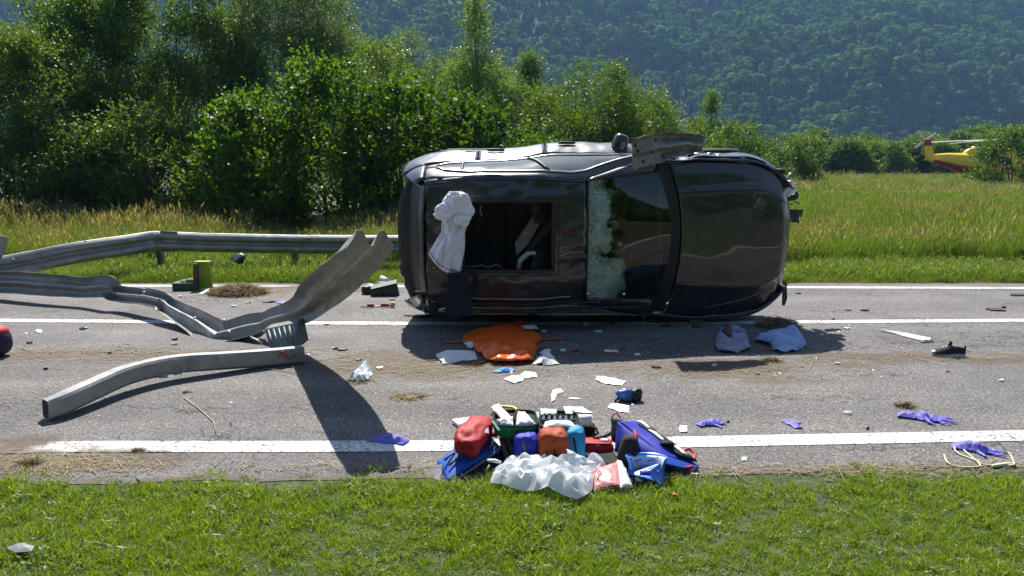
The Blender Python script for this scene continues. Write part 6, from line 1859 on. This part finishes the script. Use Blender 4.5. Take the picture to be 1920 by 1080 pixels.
for k in range(4):
    a = R(25 + 90 * k + 12)
    c_ = Vector((-7.0, .22, 4.0)); d_ = Vector((math.cos(a), 0, math.sin(a))); n_ = Vector((-math.sin(a), 0, math.cos(a)))
    slab('tail_rotor_blade', [c_ + d_ * .1 - n_ * .09, c_ + d_ * 1.25 - n_ * .11, c_ + d_ * 1.25 + n_ * .11, c_ + d_ * .1 + n_ * .09], .04, HW, hel)
# ============================================================ RESCUE BAGS at the near edge
BLU = simple('blue_nylon', (.018, .085, .42), .6, var=.12, scale=5, weave=True, bmp=.3)
DBLU = simple('deep_blue_nylon', (.022, .03, .33), .6, var=.12, scale=5, weave=True, bmp=.3)
NAVYN = simple('navy_lining', (.010, .016, .05), .8, var=.3, weave=True)
REDN = simple('red_nylon_pouch', (.36, .014, .020), .6, var=.12, scale=5, weave=True, bmp=.35)
DRED = simple('dark_red_nylon', (.30, .015, .03), .6, var=.15, weave=True)
GRN_ = simple('green_nylon', (.012, .15, .060), .6, var=.15, scale=5, weave=True, bmp=.3)
RUST = simple('rust_orange_nylon', (.33, .060, .018), .65, var=.12, scale=5, weave=True, bmp=.3)
CYAN = simple('cyan_nylon', (.02, .26, .50), .6, var=.12, scale=5, weave=True, bmp=.3)
BLKN = simple('black_webbing', (.013, .013, .015), .8, var=.3, weave=True)
GREYW = simple('grey_webbing', (.16, .16, .17), .8, var=.2, weave=True)
BRNW = simple('brown_black_straps', (.05, .042, .038), .85, var=.3, weave=True)
YELP = simple('yellow_rubber', (.75, .50, .03), .4, var=.08)
CLEARW = simple('glossy_white_packaging', (.80, .80, .80), .22, var=.04, bmp=.3, bdist=.01, spec=.7)
TEAL = simple('pale_green_lining', (.20, .48, .38), .6)

def bil(name, c, th, mat, parent, off, bulge=0.0, nu=16, nv=16, lump=0.0, seed=1, freq=10, bulge2=None):
    """four-cornered padded panel; c = corners a b c d around, bulging along its normal"""
    c = [Vector(p) - off for p in c]
    n = (c[1] - c[0]).cross(c[3] - c[0]).normalized()
    if n.z < 0: n = -n
    def f(u, v):
        p = c[0].lerp(c[1], u).lerp(c[3].lerp(c[2], u), v)
        b = bulge * (math.sin(math.pi * u) * math.sin(math.pi * v)) ** .6 if bulge else 0
        l_ = lump * fbm(p * freq, 3, seed) if lump else 0
        return p + n * (b + l_)
    o = grid(name, nu, nv, f, mat, parent)
    md = o.modifiers.new('thickness', 'SOLIDIFY'); md.thickness = th; md.offset = -1 if f(.5, .5) is not None and ((c[1] - c[0]).cross(c[3] - c[0])).z > 0 else 1
    return o
def thing(name, at, label, cat, group=None):
    return empty(name, at, (0, 0, 0), label, cat, group), Vector(at)

# --- left open bag: blue padded lid with a red pouch strapped on it
t, o = thing('blue_bag', G(880, 890), 'open blue rescue bag with grey straps, leftmost of the bags, under the red pouch', 'bag')
bil('blue_lid', [P(818, 866, 4.32), P(838, 902, 4.10), P(938, 838, 4.32), P(905, 800, 4.62)], .035, BLU, t, o, bulge=.03, lump=.006)
bil('blue_lid_end', [P(886, 796, 4.62), P(905, 780, 4.66), P(922, 800, 4.60), P(905, 815, 4.55)], .03, BLU, t, o, bulge=.02, lump=.006)
bil('navy_inside', [P(838, 904, 4.11), P(850, 912, 4.08), P(944, 850, 4.38), P(938, 836, 4.35)], .02, NAVYN, t, o, bulge=.01, lump=.006)
bil('navy_side', [P(868, 898, 4.14), P(905, 912, 4.08), P(946, 868, 4.32), P(938, 836, 4.36)], .02, NAVYN, t, o, lump=.008)
bil('grey_flap', [P(800, 878, 4.28), P(828, 870, 4.26), P(826, 905, 4.08), P(815, 898, 4.12)], .008, GREYW, t, o, lump=.01)
bil('white_tag', [P(824, 882, 4.22), P(838, 888, 4.18), P(836, 894, 4.16), P(826, 893, 4.17)], .006, WHITE, t, o, lump=.006)
for a, b_ in (((842, 884, 4.19), (862, 870, 4.26)), ((834, 874, 4.24), (852, 860, 4.32))):
    tube('grey_strap', [P(*a) - o + Vector((0, 0, .036)), P((a[0] + b_[0]) / 2, (a[1] + b_[1]) / 2, (a[2] + b_[2]) / 2) - o + Vector((0, 0, .042)), P(*b_) - o + Vector((0, 0, .04))], .008, GREYW, t, n=6)
tube('lid_piping', [P(838, 903, 4.10) - o, P(870, 890, 4.14) - o, P(905, 866, 4.22) - o, P(938, 840, 4.31) - o], .007, GREYW, t, n=6)
tube('white_strap', [P(915, 863, 4.16) - o, P(928, 864, 4.12) - o, P(940, 867, 4.12) - o], [.008, .011, .006], WHITE, t, n=6)
tube('pull_tab', [P(918, 872, 4.1) - o, P(911, 884, 4.08) - o], .006, simple('green_tab', (.20, .26, .12), .7), t, n=5)
t, o = thing('red_pouch', P(882, 850, 4.36), 'bulging red pouch with a black square patch on the blue left bag', 'pouch')
A_, B_ = P(868, 862, 4.20), P(906, 808, 4.50)
ax = (B_ - A_).normalized(); si = ax.cross(Vector((0, -.35, 1))).normalized(); nn_ = si.cross(ax)
M3 = Matrix((si, ax, nn_)).transposed()
softbox('pouch_body', (A_ + B_) / 2 - o + Vector((0, 0, .055)), (.17, (B_ - A_).length * .98, .125), REDN, t, rot=M3, e=.62, n=16, lump=.012, seed=4, freq=9)
tube('zip', [P(888, 790, 4.47) - o, P(905, 797, 4.45) - o, P(918, 812, 4.40) - o, P(924, 832, 4.30) - o, P(915, 846, 4.24) - o], .006, BLKN, t, n=6)
bil('black_patch', [P(881, 803, 4.315), P(890, 797, 4.34), P(895, 808, 4.31), P(886, 814, 4.285)], .006, BLKN, t, o)
bil('clear_label', [P(896, 800, 4.34), P(916, 802, 4.34), P(917, 813, 4.30), P(902, 810, 4.30)], .003, simple('clear_label', (.55, .36, .42), .3), t, o)
bil('red_side_tab', [P(917, 806, 4.5), P(934, 807, 4.5), P(933, 820, 4.46), P(919, 819, 4.46)], .012, DRED, t, o, bulge=.01)
tube('blue_zip_end', [P(903, 787, 4.6) - o, P(910, 783, 4.6) - o, P(917, 792, 4.58) - o, P(921, 806, 4.55) - o], .011, BLU, t, n=7)

# --- central bag with coloured pouches and two open green trays
t, o = thing('rescue_backpack', G(1010, 885), 'black rescue backpack fronted by blue, rust-orange and cyan pouches, two open green trays on top', 'bag')
box('bag_core', G(1010, 870) - o + Vector((.0, .14, .09)), (.44, .26, .17), BLKN, t, bevel=.03)
def upright(name, x0, x1, yt, yb, Y, d, mat, zipc, zx, seed, e=.5):
    a = P(x0, yt, Y); b_ = P(x1, yb, Y - .02)
    cx = (a.x + b_.x) / 2; zt = a.z; zb = max(0.0, b_.z)
    p = softbox(name, Vector((cx, Y + d * .3, (zt + zb) / 2)) - o, (b_.x - a.x, d, zt - zb), mat, t, e=e, n=16, freq=11, lump=.009, seed=seed)
    zpx = a.x + (b_.x - a.x) * zx
    tube('zip', [Vector((zpx + .01 * math.sin(k * .7), Y + d * .3 - d * .5 * (1 - .40 * (abs(k - 3) / 3) ** 5) - .004, zb + (zt - zb) * (.06 + .88 * k / 6))) - o for k in range(7)], .0055, zipc, p, n=6)
upright('blue_pouch', 962, 1011, 818, 888, 4.26, .13, DBLU, GREYW, .42, 1)
upright('rust_orange_pouch', 1010, 1066, 810, 893, 4.22, .15, RUST, BLKN, .50, 2)
upright('cyan_pouch', 1060, 1097, 806, 880, 4.28, .15, CYAN, BLKN, .45, 3)
for a, b_ in (((935, 822), (951, 874)), ((945, 818), (966, 872))):
    bil('side_strap', [P(a[0], a[1], 4.36), P(a[0] + 9, a[1], 4.36), P(b_[0] + 9, b_[1], 4.24), P(b_[0], b_[1], 4.24)], .008, BRNW, t, o, lump=.008)
def tray(name, x0, x1, yf, yb, Yf, Yb, depth, sag):
    fl, fr = P(x0, yf, Yf), P(x1, yf + 2, Yf); bl, br = P(x0 + 4, yb, Yb), P(x1 - 6, yb, Yb)
    def rim_(k):
        k = (k % 1.0) * 4; i = int(k); s_ = k - i
        c = [fl, fr, br, bl]; p = c[i].lerp(c[(i + 1) % 4], s_)
        m_ = (fl + fr + bl + br) / 4
        d_ = p - m_
        L_ = (abs(d_.x / ((fr - fl).length / 2)) ** 4 + abs(d_.y / max(.01, (bl - fl).length / 2)) ** 4) ** .25
        return m_ + d_ * (1.03 / max(1.0, L_ ** 1.0))
    def f(u, v):
        p = rim_(u); m_ = (fl + fr + bl + br) / 4
        q = m_.lerp(p, 1 - .30 * v * v); q.z = p.z - depth * v - sag * math.sin(math.pi * ((p.x - fl.x) / (fr.x - fl.x))) * v
        q.z += .005 * fbm(q * 12, 2, 3)
        return q - o
    g = grid(name, 48, 6, f, GRN_, t)
    md = g.modifiers.new('thickness', 'SOLIDIFY'); md.thickness = .006
    rm = tube('black_zip_rim', [rim_(k / 48) - o for k in range(49)], .0065, BLKN, g, n=6)
    grid('tray_lining', 24, 4, lambda u, v: ((fl + fr + bl + br) / 4).lerp(rim_(u), v * .97) - o - Vector((0, 0, .012)), BLKN, g)
    return g
g1 = tray('green_tray', 925, 1008, 798, 770, 4.33, 4.60, .085, .02)
g2 = tray('green_tray', 1011, 1086, 803, 772, 4.32, 4.56, .040, .0)
bil('pale_green_binding', [P(922, 790, 4.36), P(926, 789, 4.36), P(938, 806, 4.30), P(934, 808, 4.30)], .005, TEAL, t, o)
for k in range(6):
    x = 1020 + k * 10.5
    tube('black_loop', [P(x - 4, 786, 4.44) - o, P(x - 3, 782, 4.44) - o + Vector((0, 0, .012)), P(x + 1, 780, 4.44) - o + Vector((0, 0, .014)), P(x + 5, 785, 4.44) - o], .0045, BLKN, g2, n=5)
tube('loop_band', [P(1014, 789, 4.42) - o, P(1045, 788, 4.42) - o, P(1080, 789, 4.42) - o], .006, BLKN, g2, n=5)
tube('tray_strap', [P(965, 799, 4.33) - o, P(964, 788, 4.38) - o + Vector((0, 0, .02)), P(968, 776, 4.5) - o + Vector((0, 0, .012)), P(970, 768, 4.55) - o], .008, BLKN, g1, n=6)
bil('teal_corner', [P(1003, 773, 4.56), P(1010, 772, 4.56), P(1012, 785, 4.5), P(1006, 783, 4.5)], .004, TEAL, t, o)
# contents, each a thing
def pack(name, c, mat, label, cat='package', bulge=.02, lump=.012, seed=1, th=.004, freq=18, group=None):
    off = sum((Vector(p) for p in c), Vector()) / 4
    t_ = bil(name, c, th, mat, None, Vector(), bulge=bulge, nu=22, nv=18, lump=lump, seed=seed, freq=freq)
    return tag(t_, label, cat, group)
pack('white_dressing', [P(920, 764, 4.60), P(934, 756, 4.62), P(965, 788, 4.44), P(944, 793, 4.38)], CLEARW, 'white packaged dressing sticking up at the left corner of the left green tray', seed=2, lump=.008)
pack('white_dressing', [P(932, 786, 4.42), P(966, 782, 4.46), P(966, 798, 4.35), P(938, 796, 4.36)], CLEARW, 'white packaging filling the left half of the left green tray', seed=3)
pack('clear_bag', [P(968, 772, 4.54), P(985, 774, 4.52), P(1006, 796, 4.36), P(967, 799, 4.34)], CLEARW, 'shiny clear bag filling the right half of the left green tray', seed=4, bulge=.03)
pack('white_dressing', [P(1022, 790, 4.40), P(1070, 789, 4.40), P(1082, 801, 4.33), P(1016, 803, 4.33)], CLEARW, 'flat white pack in the front of the right green tray', seed=5, bulge=.02, lump=.006)
pack('white_carton', [P(1013, 766, 4.56), P(1044, 767, 4.56), P(1044, 779, 4.50), P(1014, 778, 4.50)], WHITE, 'white folded cartons along the back of the right green tray', 'carton', bulge=.01, lump=.003)
pack('white_carton', [P(1056, 762, 4.60), P(1070, 761, 4.60), P(1075, 776, 4.52), P(1061, 776, 4.52)], WHITE, 'upright white card at the back right corner of the right green tray', 'card', bulge=.004, lump=.002)
vw = ['leftmost', 'second from the left', 'third from the left', 'third from the right', 'second from the right', 'rightmost']
for k in range(6):
    x = 1019 + k * 10.5
    p = P(x, 786, 4.43)
    tag(tube('glass_vial', [p + Vector((0, 0, -.014)), p + Vector((0, .010, .010)), p + Vector((0, .012, .018))], [.010, .010, .006], CLEARW, n=8), vw[k] + ' small pale vial under the black loops of the right green tray', 'vial', 'vials in the right green tray')
tag(tube('yellow_tube', [P(923, 779, 4.58), P(926, 768, 4.62), P(934, 762, 4.63), P(948, 763, 4.63), P(962, 764, 4.62), P(969, 768, 4.58), P(971, 774, 4.55)], .010, YELP, n=8), 'yellow curved tube over the back rim of the left green tray', 'tube')
tag(tube('paper_roll', [P(1082, 786, 4.72), P(1110, 786, 4.70)], .028, WHITE, n=14), 'white paper roll right of the green trays', 'paper roll')
t, o = thing('black_strap_pouch', P(1102, 815, 4.55), 'small black pouch with straps between the green trays and the blue bag lid', 'pouch')
softbox('pouch_body', P(1098, 806, 4.60) - o, (.12, .10, .085), BLKN, t, e=.6, n=10, lump=.010, seed=6)
tube('strap', [P(1108, 800, 4.55) - o, P(1118, 803, 4.53) - o, P(1121, 812, 4.5) - o, P(1112, 818, 4.5) - o], .008, BLKN, t, n=6)
tube('strap', [P(1110, 824, 4.5) - o, P(1135, 818, 4.52) - o, P(1160, 804, 4.55) - o], .009, BLKN, t, n=6)
t, o = thing('red_pouch', P(1122, 835, 4.46), 'flat red pouch lying low between the cyan pouch and the black roll', 'pouch')
softbox('pouch_body', P(1120, 835, 4.46) - o, (.18, .16, .06), REDN, t, e=.4, n=10, lump=.006, seed=7)
tube('zip', [P(1096, 832, 4.40) - o, P(1120, 833, 4.385) - o, P(1146, 833, 4.40) - o], .005, BLKN, t, n=6)
softbox('white_packet', P(1134, 825, 4.46) - o, (.05, .04, .015), WHITE, t, e=.8, n=4, lump=.006)
t, o = thing('flat_blue_pad', P(1126, 862, 4.28), 'flat blue panel with black border lying in front of the flat red pouch', 'bag')
bil('black_border', [P(1096, 849, 4.36), P(1150, 846, 4.38), P(1162, 868, 4.24), P(1098, 872, 4.2)], .02, BLKN, t, o)
bil('blue_centre', [P(1103, 854, 4.345), P(1140, 853, 4.35), P(1146, 864, 4.275), P(1104, 866, 4.265)], .006, simple('bright_blue', (.05, .20, .62), .5), t, o, bulge=.006)

# --- right bag lid, standing as a wedge
t, o = thing('slanted_blue_bag', G(1230, 875), 'slanting blue bag lid with grey and white panels, right of the open bags', 'bag')
bil('front_panel', [P(1158, 790, 4.50), P(1152, 846, 4.42), P(1232, 882, 4.17), P(1244, 852, 4.22)], .02, DBLU, t, o, bulge=.03, lump=.006)
bil('top_panel', [P(1162, 788, 4.50), P(1196, 790, 4.68), P(1312, 876, 4.24), P(1244, 856, 4.21)], .03, DBLU, t, o, bulge=.025, lump=.005)
bil('black_back_edge', [P(1146, 784, 4.58), P(1168, 786, 4.56), P(1160, 836, 4.46), P(1146, 826, 4.50)], .03, BLKN, t, o, bulge=.01, lump=.006)
bil('under_edge', [P(1240, 852, 4.20), P(1312, 876, 4.20), P(1300, 882, 4.17), P(1245, 868, 4.15)], .012, BLU, t, o)
def on_top(u, v):              # u along the slope, v front to back
    c = [P(1162, 788, 4.50), P(1244, 856, 4.21), P(1312, 876, 4.24), P(1196, 790, 4.68)]
    return c[0].lerp(c[1], u).lerp(c[3].lerp(c[2], u), v)
def patch(name, u0, u1, v0, v1, mat, h=.034):
    q = [on_top(u0, v0), on_top(u1, v0), on_top(u1, v1), on_top(u0, v1)]
    return bil(name, [p + Vector((0, -.008, h)) for p in q], .008, mat, t, o, bulge=.012, lump=.003, nu=10, nv=8)
patch('black_band', .18, .97, .50, .98, BLKN, .030)
patch('white_panel', .10, .32, .62, .80, CLEARW); patch('white_panel', .34, .62, .55, .72, CLEARW); patch('grey_panel', .34, .60, .78, .92, GREYW); patch('white_panel', .70, .90, .66, .86, CLEARW); patch('white_panel', .62, .68, .76, .92, CLEARW)
tube('red_strap', [P(1190, 808, 4.36) - o, P(1193, 822, 4.32) - o, P(1190, 838, 4.28) - o, P(1192, 850, 4.25) - o], .012, REDN, t, n=6)
tube('red_cord', [P(1146, 790, 4.58) - o, P(1149, 778, 4.6) - o, P(1156, 774, 4.62) - o, P(1163, 784, 4.58) - o], .005, REDN, t, n=6)
tube('red_handle', [P(1280, 862, 4.28) - o + Vector((0, 0, .03)), P(1281, 845, 4.36) - o, P(1293, 841, 4.38) - o, P(1303, 850, 4.34) - o, P(1302, 862, 4.30) - o, P(1294, 863, 4.28) - o], .011, simple('faded_red_strap', (.42, .07, .07), .7), t, n=7)
tube('red_strap', [P(1286, 878, 4.15) - o, P(1300, 876, 4.16) - o], .012, REDN, t, n=6)
softbox('dark_buckle', on_top(.72, .5) - o + Vector((0, -.01, .04)), (.08, .05, .03), BLKN, t, e=.7, n=5)
t, o = thing('black_roll', G(1180, 888), 'black padded roll standing behind the blue neck collar', 'roll')
softbox('padded_roll', P(1176, 852, 4.26) - o, (.10, .11, .22), simple('black_foam', (.030, .029, .027), .85, weave=True), t, rot=Matrix.Rotation(R(8), 3, 'Y'), e=.6, n=10, lump=.008)

# --- neck collar
t, o = thing('neck_collar', G(1215, 905), 'bright blue plastic neck collar with white lining standing in the grass edge', 'neck collar')
BLP = simple('bright_blue_plastic', (.025, .19, .68), .35, var=.06, spec=.6)
LIN = simple('white_foam_lining', (.62, .70, .84), .8, var=.08)
cc_ = P(1212, 876, 4.12) - o
def shell(r_, h0, h1, a0, a1, flare=0.0, thick=.006, nm='collar_shell', mat=BLP, dz=0.0):
    def f(u, v):
        a = a0 + (a1 - a0) * u
        hh = h0 + (h1 - h0) * v - .035 * math.sin(math.pi * u) * v * (1 if flare else 0)
        rr = r_ * (1 + flare * (v - .5) ** 2 * 1.5)
        return cc_ + Vector((math.cos(a) * rr * .98, math.sin(a) * rr, hh + .45 * math.cos(a) * .0 + dz))
    return grid(nm, 30, 10, f, mat, t, th=thick)
shell(.098, -.075, .075, R(-38), R(212), .55)
shell(.090, -.060, .062, R(-20), R(200), .50, nm='collar_lining', mat=LIN, thick=.004)
bil('collar_chin_piece', [P(1180, 888, 4.06), P(1205, 892, 4.00), P(1232, 905, 3.99), P(1240, 868, 4.10)], .008, BLP, t, o, bulge=.0, lump=.004)
bil('collar_front_flap', [P(1216, 884, 4.0), P(1238, 868, 4.06), P(1246, 918, 4.0), P(1228, 900, 3.98)], .008, BLP, t, o, lump=.004)
bil('fastening_strap', [P(1199, 882, 4.0), P(1220, 882, 4.0), P(1220, 892, 3.98), P(1200, 891, 3.98)], .006, simple('violet_strap', (.04, .04, .42), .6), t, o, bulge=.008)
for (x, y) in ((1190, 862), (1200, 872), (1214, 862)):
    bil('grey_print', [P(x, y, 4.19), P(x + 14, y - 3, 4.19), P(x + 14, y + 1, 4.185), P(x, y + 5, 4.185)], .002, simple('lilac_print', (.22, .28, .66), .7), t, o)
for (x, y) in ((1232, 868), (1234, 884), (1233, 858)):
    softbox('popper', P(x, y, 4.02) - o, (.010, .006, .010), simple('popper', (.3, .5, .85), .4), t, e=.9, n=2)

# --- white plastic bag and red printed package on the grass
t, o = thing('white_plastic_bag', G(1020, 930), 'large crumpled white plastic bag in front of the coloured pouches, half on the grass', 'plastic bag')
w1 = facets('film', [(918, 918), (930, 892), (952, 880), (985, 878), (1020, 884), (1050, 880), (1090, 876), (1130, 880), (1140, 892), (1118, 900), (1112, 928), (1100, 945), (1082, 950), (1050, 942), (1000, 935), (960, 928)], .13, PLASTIC_W, n=300, seed=31, edge=.07, th=0, base=.03, sub=1, crisp=True)
child(w1, t, o)
bil('film_peak', [P(1062, 842, 4.16), P(1072, 846, 4.15), P(1120, 868, 4.10), P(1070, 880, 4.08)], .001, PLASTIC_W, t, o, bulge=.01, lump=.016, freq=14)
bil('film_flap', [P(1098, 905, 3.95), P(1112, 900, 3.98), P(1108, 925, 3.90), P(1100, 928, 3.90)], .001, PLASTIC_W, t, o, bulge=.02, lump=.012)
bil('film_flap', [P(940, 882, 4.12), P(972, 868, 4.18), P(1010, 880, 4.12), P(965, 905, 4.0)], .001, PLASTIC_W, t, o, bulge=.03, lump=.018, freq=16)
bil('film_flap', [P(1015, 884, 4.10), P(1060, 868, 4.16), P(1090, 885, 4.08), P(1040, 905, 3.98)], .001, PLASTIC_W, t, o, bulge=.02, lump=.022, freq=15)
tag(softbox('red_scrap', P(1018, 905, 3.97), (.035, .03, .03), DRED, e=.8, n=4, lump=.006), 'dark red object showing through the folds of the white plastic bag', 'scrap')
m, nt, b = mat_new('red_printed_film')
v = coords(nt)
br = nd(nt, 'ShaderNodeTexBrick'); br.inputs['Scale'].default_value = 26
br.inputs['Color1'].default_value = (.40, .02, .022, 1); br.inputs['Color2'].default_value = (.34, .015, .018, 1); br.inputs['Mortar'].default_value = (.60, .36, .34, 1); br.inputs['Mortar Size'].default_value = .05
nt.links.new(v, br.inputs['Vector']); nt.links.new(br.outputs['Color'], b.inputs['Base Color']); b.inputs['Roughness'].default_value = .42
bump(nt, b, noise_tex(nt, v, 14, 4), .5, .01)
t, o = thing('red_printed_package', G(1150, 920), 'shiny red printed package with white end, beside the white plastic bag', 'package')
bil('red_part', [P(1105, 885, 4.12), P(1158, 865, 4.16), P(1166, 912, 3.94), P(1112, 922, 3.92)], .05, m, t, o, bulge=.035, lump=.010, nu=24, nv=20)
bil('white_end', [P(1156, 862, 4.18), P(1166, 866, 4.16), P(1187, 912, 3.96), P(1163, 915, 3.92)], .05, CLEARW, t, o, bulge=.025, lump=.008)
bil('dark_print', [P(1120, 888, 4.03), P(1138, 884, 4.04), P(1138, 896, 4.0), P(1118, 898, 3.99)], .001, simple('dark_red_print', (.22, .015, .02), .25), t, o)
t, o = thing('black_case', G(1180, 915), 'black object under the neck collar on the grass', 'case')
softbox('case_body', P(1200, 905, 4.04) - o, (.17, .12, .07), BLKN, t, e=.6, n=6, lump=.006)
